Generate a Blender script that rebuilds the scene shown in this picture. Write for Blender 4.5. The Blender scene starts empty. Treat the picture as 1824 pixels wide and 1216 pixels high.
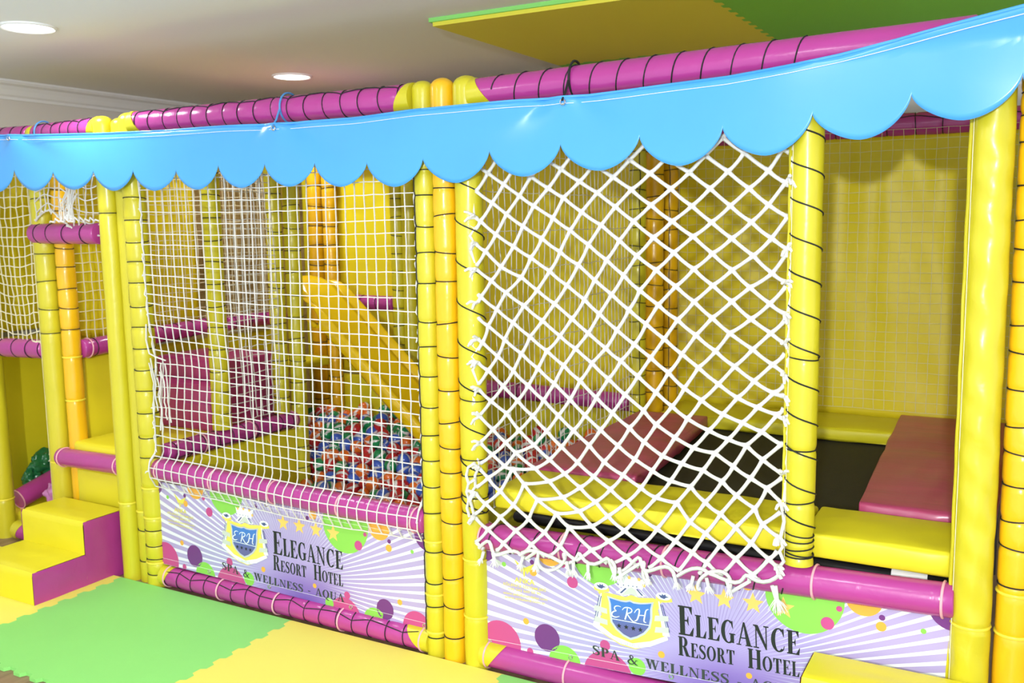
import bpy, bmesh, math, random
from mathutils import Vector, Matrix, noise
PI=math.pi
random.seed(7)
SC=bpy.context.scene; COL=SC.collection
# ---------------------------------------------------------------- camera, light, exposure
cd=bpy.data.cameras.new('camera'); cd.sensor_width=36; cd.lens=32.88; cd.clip_start=.05
cam=bpy.data.objects.new('camera',cd); COL.objects.link(cam); SC.camera=cam
cd.dof.use_dof=True; cd.dof.focus_distance=3.1; cd.dof.aperture_fstop=4.5
M=Matrix(((0.87257316,-0.04774971,0.48614405,0),(0.48824295,0.11647823,-0.86489979,-2.854),(-0.01532649,0.99204475,0.12494924,1.65),(0,0,0,1)))
cam.matrix_world=M
wd=bpy.data.worlds.new('room_light'); SC.world=wd; wd.use_nodes=True
bg=wd.node_tree.nodes['Background']; bg.inputs[0].default_value=(.88,.965,1.08,1); bg.inputs[1].default_value=1.15
def area(name,loc,rot,size,power,col=(1,1,1),shape='DISK'):
    l=bpy.data.lights.new(name,'AREA'); l.shape=shape; l.size=size; l.energy=power; l.color=col
    o=bpy.data.objects.new(name,l); COL.objects.link(o); o.location=loc; o.rotation_euler=rot; return o
# unseen flash lamp, set back behind the photographer to even out its falloff (it throws the scallops' shadows on the back tarp)
fd=bpy.data.lights.new('set_back_flash','POINT'); fd.energy=500; fd.shadow_soft_size=.05; fd.color=(.93,.98,1)
fl=bpy.data.objects.new('set_back_flash',fd); COL.objects.link(fl); fl.location=(.22,-4.6,1.985)
VS=SC.view_settings; VS.view_transform='Standard'; VS.look='None'; VS.gamma=1; VS.use_curve_mapping=False; VS.exposure=0.12
# ---------------------------------------------------------------- materials
def mat(name,rgb,rough=.4,bump=0,scale=30,spec=.5,coat=0,metal=0,sheen=0,var=0,alpha=None,emit=None,stretch=None):
    m=bpy.data.materials.new(name); m.use_nodes=True; nt=m.node_tree; b=nt.nodes['Principled BSDF']
    c=(*rgb,1); b.inputs['Base Color'].default_value=c; b.inputs['Roughness'].default_value=rough
    b.inputs['Specular IOR Level'].default_value=spec; b.inputs['Coat Weight'].default_value=coat; b.inputs['Metallic'].default_value=metal
    b.inputs['Coat Roughness'].default_value=.15
    tc=nt.nodes.new('ShaderNodeTexCoord')
    src=tc.outputs['Object']
    if stretch:
        mp=nt.nodes.new('ShaderNodeMapping'); mp.inputs['Scale'].default_value=stretch; nt.links.new(src,mp.inputs[0]); src=mp.outputs[0]
    if bump:
        n=nt.nodes.new('ShaderNodeTexNoise'); n.inputs['Scale'].default_value=scale; n.inputs['Detail'].default_value=3; n.inputs['Distortion'].default_value=.6
        nt.links.new(src,n.inputs['Vector'])
        bp=nt.nodes.new('ShaderNodeBump'); bp.inputs['Strength'].default_value=bump; bp.inputs['Distance'].default_value=.01
        nt.links.new(n.outputs['Fac'],bp.inputs['Height']); nt.links.new(bp.outputs[0],b.inputs['Normal'])
    if var:
        n2=nt.nodes.new('ShaderNodeTexNoise'); n2.inputs['Scale'].default_value=3; n2.inputs['Detail'].default_value=4; nt.links.new(src,n2.inputs['Vector'])
        r=nt.nodes.new('ShaderNodeValToRGB'); r.color_ramp.elements[0].position=.3; r.color_ramp.elements[1].position=.7
        r.color_ramp.elements[0].color=(*[x*(1-var) for x in rgb],1); r.color_ramp.elements[1].color=(*[min(1,x*(1+var)) for x in rgb],1)
        nt.links.new(n2.outputs['Fac'],r.inputs[0]); nt.links.new(r.outputs[0],b.inputs['Base Color'])
    if alpha is not None: b.inputs['Alpha'].default_value=alpha
    if emit: b.inputs['Emission Color'].default_value=(*emit[:3],1); b.inputs['Emission Strength'].default_value=emit[3]
    return m
YEL=mat('yellow_vinyl',(.635,.555,.02),.33,.25,14,coat=.15,var=.03)  # same vinyl as the tarps, colour darkened to offset bright light on posts
YELT=mat('yellow_tarp',(.78,.63,.014),.42,.22,5,coat=0,spec=.35,var=.04)
YELF=mat('yellow_foam_cover',(.78,.68,.02),.42,.15,6,var=.03)
ORA=mat('orange_yellow_vinyl',(.90,.50,.008),.28,.25,14,coat=.25,var=.03)
PUR=mat('magenta_vinyl',(.44,.045,.27),.27,.25,16,coat=.25,var=.05)
RED=mat('raspberry_vinyl',(.48,.055,.16),.45,.2,9,coat=.2,var=.12,stretch=(1,4,1))
PBLK=mat('magenta_block_cover',(.42,.035,.17),.3,.12,6,coat=.2,var=.05)
SLD=mat('yellow_slide_plastic',(.85,.55,.005),.22,0,coat=.3)
BLUE=mat('sky_blue_vinyl',(.07,.37,.86),.26,.10,4,coat=.35,var=.03)
WHT=mat('white_cord',(.86,.84,.80),.8,.5,400)
DIRTY=mat('yellowed_cord',(.80,.74,.52),.8)
BLKC=mat('black_cord',(.012,.012,.012),.7)
BLK=mat('black_fabric',(.022,.019,.012),.75,.2,200)
BLKM=mat('black_metal',(.015,.015,.015),.4)
PNK=mat('pink_strap',(.85,.42,.48),.4)
YST=mat('yellow_strap',(.85,.72,.05),.4)
BST=mat('blue_strap',(.08,.28,.62),.4)
GRN=mat('green_foam_mat',(.27,.72,.17),.6,.15,300,var=.02)
YMT=mat('yellow_foam_mat',(.86,.78,.13),.6,.15,300,var=.02)
GRND=mat('grass_green_foam',(.20,.62,.06),.55,.15,300)
YMTD=mat('mustard_foam',(.82,.72,.06),.55,.15,300)
MTL=mat('chrome',(.7,.7,.7),.2,metal=1)
SEAM=mat('seam_thread',(.86,.80,.55),.6)
BAG=mat('green_plastic_bag',(.012,.16,.05),.2,.5,25,coat=.3)
PBAG=mat('pink_plastic_wrap',(.62,.22,.52),.12,.6,30,coat=.5)
WLAB=mat('white_label',(.75,.76,.73),.4)
CEIL=mat('ceiling_paint',(.86,.86,.83),.8,.05,4)
WALL=mat('wall_paint',(.70,.66,.60),.8,.05,6)
TRIM=mat('white_plaster',(.86,.86,.85),.6)
LAMP=mat('lamp_diffuser',(1,1,1),.5,emit=(1,.98,.94,6))
DARK=mat('dark_brown_panel',(.045,.026,.018),.45,.2,20,stretch=(1,1,.1))
# ---------------------------------------------------------------- mesh helper
class G:
    def __init__(s): s.v=[];s.f=[];s.m=[]
    def add(s,vs,fs,m=0):
        o=len(s.v); s.v+= [tuple(x) for x in vs]; s.f+=[tuple(i+o for i in f) for f in fs]; s.m+=[m]*len(fs); return s
    def box(s,x0,x1,y0,y1,z0,z1,m=0):
        return s.add([(x,y,z) for z in (z0,z1) for y in (y0,y1) for x in (x0,x1)],[(0,2,3,1),(4,5,7,6),(0,1,5,4),(2,6,7,3),(0,4,6,2),(1,3,7,5)],m)
    def tube(s,pts,r,n=8,closed=False,m=0,flat=None):
        pts=[Vector(p) for p in pts]; N=len(pts)
        rs=r if isinstance(r,(list,tuple)) else [r]*N
        T=[]
        for i in range(N):
            a=pts[i-1] if (i>0 or closed) else pts[i]; b=pts[(i+1)%N] if (i<N-1 or closed) else pts[i]
            t=b-a; T.append(t.normalized() if t.length>1e-9 else Vector((0,0,1)))
        u=T[0].orthogonal().normalized(); vs=[]
        for i in range(N):
            u=u-T[i]*u.dot(T[i]); u=u.normalized() if u.length>1e-6 else T[i].orthogonal().normalized()
            w=T[i].cross(u)
            for k in range(n):
                a=2*PI*k/n; vs.append(pts[i]+(u*math.cos(a)+w*math.sin(a))*rs[i])
        fs=[]
        for i in range(N if closed else N-1):
            j=(i+1)%N
            for k in range(n): fs.append((i*n+k,i*n+(k+1)%n,j*n+(k+1)%n,j*n+k))
        if not closed: fs.append(tuple(range(n-1,-1,-1))); fs.append(tuple((N-1)*n+k for k in range(n)))
        return s.add(vs,fs,m)
    def ring(s,c,axis,R,r,n=20,k=5,m=0,tilt=0,sy=1):
        c=Vector(c); ax=Vector(axis).normalized(); u=ax.orthogonal().normalized() if abs(ax.z)<.9 else Vector((1,0,0)); w=ax.cross(u)
        return s.tube([c+u*R*math.cos(2*PI*i/n)+w*R*math.sin(2*PI*i/n)+ax*tilt*math.cos(2*PI*i/n+.6) for i in range(n)],r,k,True,m)
    def prism(s,poly,fn,m=0):
        # poly: list of 2D; fn(p,t)->3D for t in 0,1
        n=len(poly); vs=[fn(p,0) for p in poly]+[fn(p,1) for p in poly]
        fs=[tuple(range(n-1,-1,-1)),tuple(range(n,2*n))]+[(i,(i+1)%n,n+(i+1)%n,n+i) for i in range(n)]
        return s.add(vs,fs,m)
    def grid(s,fn,nu,nv,m=0):
        vs=[fn(i/nu,j/nv) for j in range(nv+1) for i in range(nu+1)]
        fs=[(j*(nu+1)+i,j*(nu+1)+i+1,(j+1)*(nu+1)+i+1,(j+1)*(nu+1)+i) for j in range(nv) for i in range(nu)]
        return s.add(vs,fs,m)
    def build(s,name,mats,parent=None,smooth=True,bevel=0,solid=0,flatten=60,sub=0):
        if not isinstance(mats,(list,tuple)): mats=[mats]
        me=bpy.data.meshes.new(name)
        vs=s.v
        if parent is None:
            lo=[min(v[i] for v in vs) for i in range(3)]; hi=[max(v[i] for v in vs) for i in range(3)]
            org=Vector(((lo[0]+hi[0])/2,(lo[1]+hi[1])/2,lo[2]))
        else: org=world_org[parent.name]
        me.from_pydata([tuple(Vector(v)-org) for v in vs],[],s.f)
        for mm in mats: me.materials.append(mm)
        for p,mi in zip(me.polygons,s.m): p.material_index=mi
        bm=bmesh.new(); bm.from_mesh(me); bmesh.ops.recalc_face_normals(bm,faces=bm.faces)
        if bevel:
            es=[e for e in bm.edges if len(e.link_faces)==2 and e.calc_face_angle(0)>.5]
            bmesh.ops.bevel(bm,geom=es,offset=bevel,segments=3,profile=.5,affect='EDGES')
        for f in bm.faces: f.smooth=smooth
        if smooth:
            lim=math.radians(flatten)
            for e in bm.edges:
                if len(e.link_faces)==2 and e.calc_face_angle(0)>lim: e.smooth=False
        bm.to_mesh(me); bm.free()
        o=bpy.data.objects.new(name,me); COL.objects.link(o)
        if parent is None: o.location=org
        else: o.parent=parent
        world_org[o.name]=org
        if solid:
            md=o.modifiers.new('thickness','SOLIDIFY'); md.thickness=solid; md.offset=0
        return o
world_org={}
def tag(o,label,cat,group=None):
    o['label']=label; o['category']=cat
    if group: o['group']=group
    return o
def thing(name,label,cat,loc,group=None):
    o=bpy.data.objects.new(name,None); COL.objects.link(o); o.location=loc; o.empty_display_size=.05; world_org[o.name]=Vector(loc)
    return tag(o,label,cat,group)
def struct(o): o['kind']='structure'; return o
def nz(p,s,k=0): return noise.noise(Vector(p)*s+Vector((k*7.3,k*3.1,k*1.7)))
def cushion(g,x0,x1,y0,y1,z0,z1,rnd=.02,res=.05,puff=.004,dent=.003,seed=0,m=0,xf=None):
    """padded slab: six gridded faces, rounded edges, slightly puffed and dented"""
    c=Vector(((x0+x1)/2,(y0+y1)/2,(z0+z1)/2)); h=Vector(((x1-x0)/2,(y1-y0)/2,(z1-z0)/2))
    rnd=min(rnd,min(h)*.95)
    def ax(n): # sample positions -1..1 with extra at the ends
        k=max(2,int(n/res)); e=rnd/n*2
        xs=[-1,-1+e*.15,-1+e*.5,-1+e]+[-1+e+(2-2*e)*i/k for i in range(1,k)]+[1-e,1-e*.5,1-e*.15,1]
        return xs
    S=[ax(2*h[i]) for i in range(3)]
    for a in range(3):
        u,w=(a+1)%3,(a+2)%3
        for sg in (-1,1):
            nu,nw=len(S[u]),len(S[w]); vs=[]
            for q in S[w]:
                for p in S[u]:
                    P=[0,0,0]; P[a]=sg*h[a]; P[u]=p*h[u]; P[w]=q*h[w]
                    core=Vector([max(-h[i]+rnd,min(h[i]-rnd,P[i])) for i in range(3)])
                    d=Vector(P)-core; d=d.normalized()*rnd if d.length>1e-9 else d
                    V=core+d
                    f=(1-p*p)*(1-q*q); V[a]+=sg*puff*f*2
                    W=V+c
                    k=dent*nz(W,9,seed)*min(1,f*4); V[a]+=sg*k
                    W=V+c; vs.append(xf(W) if xf else W)
            fs=[(j*nu+i,j*nu+i+1,(j+1)*nu+i+1,(j+1)*nu+i) for j in range(nw-1) for i in range(nu-1)]
            g.add(vs,fs,m)
    return g
def weld(o,d=.0004):
    bm=bmesh.new(); bm.from_mesh(o.data); bmesh.ops.remove_doubles(bm,verts=bm.verts,dist=d); bmesh.ops.recalc_face_normals(bm,faces=bm.faces)
    for f in bm.faces: f.smooth=True
    for e in bm.edges: e.smooth=True
    bm.to_mesh(o.data); bm.free(); return o
# ---------------------------------------------------------------- the room
WX=-5.2; CZ=2.5
def wood_mat(name,c1,c2,scale,rot=0,sx=1.,sy=.08,rough=.45):
    m=mat(name,c1,rough); nt=m.node_tree; b=nt.nodes['Principled BSDF']
    tc=nt.nodes.new('ShaderNodeTexCoord'); mp=nt.nodes.new('ShaderNodeMapping'); mp.inputs['Scale'].default_value=(sx*scale,sy*scale,sx*scale); mp.inputs['Rotation'].default_value=(0,0,rot)
    n=nt.nodes.new('ShaderNodeTexNoise'); n.inputs['Scale'].default_value=1; n.inputs['Detail'].default_value=6; n.inputs['Distortion'].default_value=1.2
    r=nt.nodes.new('ShaderNodeValToRGB'); r.color_ramp.elements[0].color=(*c1,1); r.color_ramp.elements[1].color=(*c2,1); r.color_ramp.elements[0].position=.35; r.color_ramp.elements[1].position=.65
    nt.links.new(tc.outputs['Object'],mp.inputs[0]); nt.links.new(mp.outputs[0],n.inputs['Vector']); nt.links.new(n.outputs['Fac'],r.inputs[0]); nt.links.new(r.outputs[0],b.inputs['Base Color'])
    return m
WOOD=wood_mat('brown_wood_floor',(.20,.12,.065),(.33,.21,.12),14)
WOODW=wood_mat('tan_wood_boards',(.72,.44,.12),(.92,.64,.25),22,sx=1,sy=1)
g=G(); g.box(WX,2.2,-2.0,3.4,-.1,0); struct(g.build('floor',WOOD,smooth=False))
g=G(); g.box(WX,4,-5,3.4,CZ,CZ+.1); struct(g.build('ceiling',CEIL,smooth=False))
g=G(); g.box(WX-.1,WX,-5,3.4,0,CZ); struct(g.build('wall_left',WALL,smooth=False))
g=G(); g.box(WX,4,3.4,3.5,0,CZ); struct(g.build('wall_back',WALL,smooth=False))
g=G(); prof=[(0,0),(0,-.10),(.012,-.10),(.016,-.085),(.03,-.075),(.045,-.05),(.06,-.03),(.085,-.02),(.09,-.012),(.10,-.012),(.10,0)]
g.prism([(WX+a,CZ+b) for a,b in prof],lambda p,t:(p[0],-5+8.4*t,p[1])); struct(g.build('trim_1',TRIM,smooth=False))
g=G(); g.prism([(3.4-a,CZ+b) for a,b in prof],lambda p,t:(WX+9.2*t,p[0],p[1])); struct(g.build('trim_2',TRIM,smooth=False))
g=G()
for i in range(9): g.box(WX,WX+.02,1.75+i*.16,1.75+i*.16+.15,0.0,2.1)
struct(g.build('door_1',WOODW,smooth=False,bevel=.004))
g=G(); g.box(-.55,.7,3.36,3.4,0,2.1); struct(g.build('door_2',DARK,smooth=False))

def downlight(x,y,label):
    t=thing('downlight',label,'ceiling light',(x,y,CZ-.012),'recessed ceiling downlights')
    g=G(); n=40; R=[(.112,0),(.112,-.006),(.104,-.010),(.098,-.006)]
    g.add([(x+r*math.cos(2*PI*k/n),y+r*math.sin(2*PI*k/n),CZ+z) for r,z in R for k in range(n)],[(i*n+k,i*n+(k+1)%n,(i+1)*n+(k+1)%n,(i+1)*n+k) for i in range(3) for k in range(n)])
    g.build('trim_ring',TRIM,t)
    g=G(); g.add([(x+.1*math.cos(2*PI*k/n),y+.1*math.sin(2*PI*k/n),CZ-.006) for k in range(n)]+[(x+.1*math.cos(2*PI*k/n),y+.1*math.sin(2*PI*k/n),CZ-.002) for k in range(n)],[tuple(range(n)),tuple(range(2*n-1,n-1,-1))]+[(k,(k+1)%n,n+(k+1)%n,n+k) for k in range(n)])
    g.build('diffuser',LAMP,t,smooth=False)
    area('ceiling_glow',(x,y,CZ-.03),(0,0,0),.18,9,(.95,.98,1))
downlight(-3.74,-.30,'round white recessed downlight at the left edge of the ceiling, nearer the camera')
downlight(-3.74,1.30,'round white recessed downlight above the ball pit bay, farther back')
for x,y in ((-2.6,-1.7),(-.9,-1.7)):   # unseen ceiling lamps added outside the frame to even out the light
    area('ceiling_glow',(x,y,CZ-.03),(0,0,0),.18,10,(.95,.98,1))

# interlocking foam tiles
def teeth(a,b,amp=.010,pitch=.048,sign=1):
    """jigsaw edge from a to b (2D), square-ish dovetail teeth either side of the line"""
    a=Vector((a[0],a[1]));b=Vector((b[0],b[1])); d=b-a; L=d.length; t=d/L; nrm=Vector((-t.y,t.x))*amp*sign; n=max(2,int(L/pitch)); p=[a]
    for i in range(n):
        s=L*i/n; w=L/n; q=nrm if i%2==0 else -nrm
        p+=[a+t*(s+w*.12)+q*-.2*0+q, a+t*(s+w*.88)+q]
    return p   # b excluded
def tile(name,x0,x1,y0,y1,z0,z1,m,edges,label,group,m2=None):
    pts=[]; C=[(x0,y0),(x1,y0),(x1,y1),(x0,y1)]
    for k in range(4):
        a,b=C[k],C[(k+1)%4]
        if edges[k]==0: pts.append(Vector(a))
        else:
            # always run the teeth in + direction so that neighbours share them
            if k<2: e=teeth(a,b)
            else:
                e=teeth(b,a); e=[Vector(a)]+e[:0:-1]
            pts+=e
    g=G(); g.prism([(p.x,p.y) for p in pts],lambda p,t:(p[0],p[1],z0+(z1-z0)*t))
    mats=[m]
    o=g.build(name,mats,smooth=False)
    return tag(o,label,'foam mat',group)
FG='interlocking foam floor mats'
tile('foam_floor_mat',-3.715,-2.652,-.87,-.05,.001,.015,GRN,(1,1,0,1),'large light green foam floor mat in front of the left banner',FG)
tile('foam_floor_mat',-2.652,-1.63,-.87,-.05,.001,.015,YMT,(1,1,0,1),'pale yellow foam floor mat in front of the middle posts, right of the green mat',FG)
tile('foam_floor_mat',-1.63,-.60,-.87,-.05,.001,.015,GRN,(1,1,0,1),'green foam floor mat barely showing at the bottom edge under the right banner',FG)
tile('foam_floor_mat',-4.74,-3.715,-.87,-.05,.001,.015,YMT,(1,1,0,1),'yellow foam floor mat lying under the yellow and magenta steps',FG)
FC='foam mats fixed to the ceiling'
cx=[-2.24,-1.10,.04]; cy=[.50,1.665,2.80]
tile('foam_ceiling_mat',cx[0],cx[1],cy[0],cy[1],CZ-.032,CZ-.016,YMTD,(0,1,1,0),'mustard yellow foam mat on the ceiling, its free corner pointing left',FC)
tile('foam_ceiling_mat',cx[1],cx[2],cy[0],cy[1],CZ-.032,CZ-.016,GRND,(0,0,1,1),'green foam mat on the ceiling at the top right, beside the mustard one',FC)
tile('foam_ceiling_mat',cx[0],cx[1],cy[1],cy[2],CZ-.032,CZ-.016,GRND,(1,1,0,0),'green foam mat on the ceiling behind the mustard one, seen as a narrow strip',FC)
tile('foam_ceiling_mat',cx[1],cx[2],cy[1],cy[2],CZ-.032,CZ-.016,YMTD,(1,0,0,1),'mustard foam mat on the ceiling just above the blue valance at right',FC)
tile('foam_ceiling_mat',cx[0]-.012,cx[2],cy[0]-.012,cy[2],CZ-.016,CZ,GRN,(0,0,0,0),'light green backing foam mat between the ceiling and the coloured mats',FC)

# ---------------------------------------------------------------- padded posts
PG='padded posts of the play frame'
def post(x,y,r,m,label,z0=0,z1=2.125,rings=(),side=None,seam=None,straps=(),spiral=None,dome=True,sleeve=False,collar=None,twist=0,gr=PG):
    t=thing('padded_post',label,'padded post',(x,y,z0),gr)
    zs=set(); z=z0
    while z<z1: zs.add(round(z,4)); z+=(.02 if twist else .045)
    allr=list(rings)+list(straps)
    zs|={z0+.004}
    for q in allr:
        for d in (-.016,-.008,0,.008,.016):
            if z0<q+d<z1: zs.add(round(q+d,4))
    zs=sorted(zs)+[z1]
    prof=[]
    for z in zs:
        k=1.
        for q in allr: k-=.085*math.exp(-((z-q)/.009)**2)
        prof.append((r*k,z))
    if dome: prof+=[(r*math.cos(a),z1+r*.75*math.sin(a)) for a in (.25,.5,.8,1.1,1.35)]
    n=40 if twist else 24; vs=[]
    sd=x*3.7+y
    for rr,z in prof:
        for k in range(n):
            a=2*PI*k/n; p=(math.cos(a),math.sin(a),z*4)
            q=rr+.0022*nz(p,1.6,sd)
            if twist: q+=(.0028*math.sin(2.2*a+z*twist*2*PI+2*nz((0,0,z*3),1,4))+.0015*math.sin(3.1*a-z*twist*3.3))*max(0,math.cos(a+PI*.45))
            vs.append((x+q*math.cos(a),y+q*math.sin(a),z))
    N=len(prof); fs=[(i*n+k,i*n+(k+1)%n,(i+1)*n+(k+1)%n,(i+1)*n+k) for i in range(N-1) for k in range(n)]
    fs+=[tuple(range(n-1,-1,-1)),tuple((N-1)*n+k for k in range(n))]
    g=G(); g.add(vs,fs); g.build('sleeve',m,t)
    if rings or spiral:
        g=G()
        sa=side if side is not None else PI*.5
        pts=[]
        for i,q in enumerate(sorted(rings)):
            rr=r*.925+.0015; tl=.006*math.sin(i*2.1)
            for k in range(23):
                a=sa+2*PI*k/22; pts.append((x+rr*math.cos(a),y+rr*math.sin(a),q+tl*math.sin(2*PI*k/22)))
            nx=sorted(rings)[i+1] if i+1<len(rings) else None
            if nx:
                for f in (.15,.5,.85): pts.append((x+(r+.002)*math.cos(sa+.08*math.sin(i*3.1)),y+(r+.002)*math.sin(sa+.08*math.sin(i*3.1)),q+(nx-q)*f))
        if pts: g.tube(pts,.0023,5)
        if spiral:
            za,zb,pitch,ph=spiral; pts=[]; nn=int(abs(zb-za)/pitch*18)
            for i in range(nn+1):
                z=za+(zb-za)*i/nn; a=ph+2*PI*(za-z)/pitch
                pts.append((x+(r+.0012)*math.cos(a),y+(r+.0012)*math.sin(a),z))
            g.tube(pts,.0026,5)
        g.build('lacing',BLKC,t)
    for q in straps:
        g=G(); g.ring((x,y,q),(0,0,1),r*.93+.002,.0045,22,6); g.build('strap',YST,t)
    if seam is not None:
        a=seam; g=G(); px,py=x+(r+.002)*math.cos(a),y+(r+.002)*math.sin(a)
        ox,oy=math.cos(a),math.sin(a)
        nn=40
        g.tube([(px+ox*.001*math.sin(i*1.7),py+oy*.001*math.sin(i*1.3),z0+.01+(z1-z0-.04)*i/nn) for i in range(nn+1)],.0065,6)
        g.build('seam_flap',m,t)
        b=a+(.42 if math.cos(a)<0 else -.42); g=G(); g.tube([(x+(r+.0012)*math.cos(b),y+(r+.0012)*math.sin(b),z0+.02+(z1-z0-.06)*i/nn) for i in range(nn+1)],.0012,4); g.build('stitching',SEAM,t)
    return t
def rng(a,b,n): return [a+(b-a)*i/(n-1) for i in range(n)]
TOP=2.10
post(-3.695,0,.046,YEL,'smooth yellow padded post nearest the steps, first of the front left trio',rings=[1.725],straps=[.375],sleeve=True,z1=2.123)
post(-3.607,.02,.040,YEL,'slim smooth yellow padded post in the middle of the front left trio',z1=2.115,straps=[.34],rings=rng(.10,.25,2))
post(-3.520,0,.050,YEL,'black-laced yellow padded post at the left edge of the square net',rings=[.06,.13,.20,.27]+[2.0,1.90,1.787,1.691,1.596,1.504,1.413,1.309,1.211,1.116,1.022,.92,.82,.71,.61],side=PI*1.15,straps=[.47,.33,.115],z1=2.123)
post(-1.955,0,.040,YEL,'yellow laced padded post at the right edge of the square net',rings=[1.96,1.843,1.757,1.647,1.547,1.438,1.299,1.201,1.093,.981,.867,.774,.678,.568,.42,.30,.20,.08],side=PI*1.2,straps=[.46,.25,.10],z1=2.133)
post(-1.868,-.005,.043,ORA,'orange-yellow laced padded post in the middle of the front centre trio',rings=[1.98,1.88,1.78,1.684,1.551,1.447,1.293,1.173,1.047,.926,.834,.74,.642,.55,.43,.33,.22,.10],z1=2.133)
post(-1.770,0,.050,YEL,'yellow padded post at the left edge of the white rope net, loosely laced',rings=[1.02,.80,.74,.66,.60],spiral=(1.96,.60,.145,PI*1.2),straps=[.42,.20],z1=2.128)
post(-.596,-.022,.045,YEL,'yellow padded post at the right edge of the rope net, ending on the magenta rail',z0=.605,z1=2.08,spiral=(1.93,.66,.105,PI*1.0),rings=[1.24,.963,.80,.70,.68,.655,.64,.632],seam=PI*1.08,dome=False)
post(-.118,0,.052,YEL,'thick wrinkled yellow padded post with a stitched seam at the right opening',seam=PI*1.02,straps=[.50,.27],twist=9,z1=2.133)
post(-.010,.012,.048,ORA,'orange-yellow laced padded post at the far right end of the front',rings=[2.02,1.97,1.916,1.838,1.729,1.642,1.558,1.474,1.361,1.282,1.183,1.084,1.007,.917,.82,.74,.632],straps=[.61,.49,.25],z1=2.133)
post(-4.325,.10,.052,YEL,'black-laced yellow padded post left of the entrance above the steps',rings=[2.0,1.90,1.807,1.663,1.537,1.399,1.262,1.14],straps=[.48],seam=PI*1.15)
post(-4.218,.13,.045,ORA,'orange-yellow padded post behind the left entrance post',rings=[1.95,1.85,1.746,1.64,1.564,1.471,1.36,1.268,1.16],straps=[1.02,.80])
post(-4.845,.10,.050,YEL,'smooth yellow padded post at the far left edge of the picture',straps=[.21],z1=2.1)
IG='padded posts inside the play frame'
post(-3.50,.42,.047,YEL,'yellow laced padded post inside, standing on the platform edge right of the left magenta block',z0=.66,rings=rng(.74,2.02,13),side=PI*1.1,gr=IG)
post(-3.515,.86,.043,YEL,'yellow laced padded post inside, left one of the pair beside the slide top',rings=rng(.65,2.02,15),z0=.66,gr=IG)
post(-3.49,.968,.045,YEL,'yellow laced padded post inside, right one of the pair beside the slide top',rings=rng(.1,2.0,17),gr=IG)
post(-4.20,1.08,.045,ORA,'orange laced padded post behind the inner net, in front of the wooden boards',rings=rng(.7,2.0,14),gr=IG)
post(-3.945,1.68,.047,ORA,'orange laced padded post behind the slide top, left one of two',rings=rng(.2,2.02,16),gr=IG)
post(-3.825,1.68,.045,ORA,'orange laced padded post behind the slide top, right one of two',rings=rng(.25,2.0,16),gr=IG)
post(-3.30,1.66,.042,YEL,'yellow laced padded post on the back wall right of the slide, leftmost of three',rings=rng(.2,2.02,18),gr=IG)
post(-3.215,1.66,.044,YEL,'smooth yellow padded post on the back wall right of the slide, middle of three',gr=IG)
post(-3.125,1.66,.042,YEL,'yellow laced padded post on the back wall right of the slide, rightmost of three',rings=rng(.25,1.98,18),gr=IG)
post(-1.775,1.62,.043,YEL,'yellow laced padded post at the back left corner of the trampoline bay',rings=rng(.2,2.0,20),side=PI*1.7,gr=IG)
post(-1.735,1.755,.047,ORA,'orange laced padded post at the back corner of the trampoline, left one of two',rings=rng(.2,2.0,17),gr=IG)
post(-1.712,1.92,.044,ORA,'orange laced padded post at the back corner of the trampoline, right one of two',rings=rng(.25,2.02,18),side=PI*1.6,gr=IG)

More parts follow.
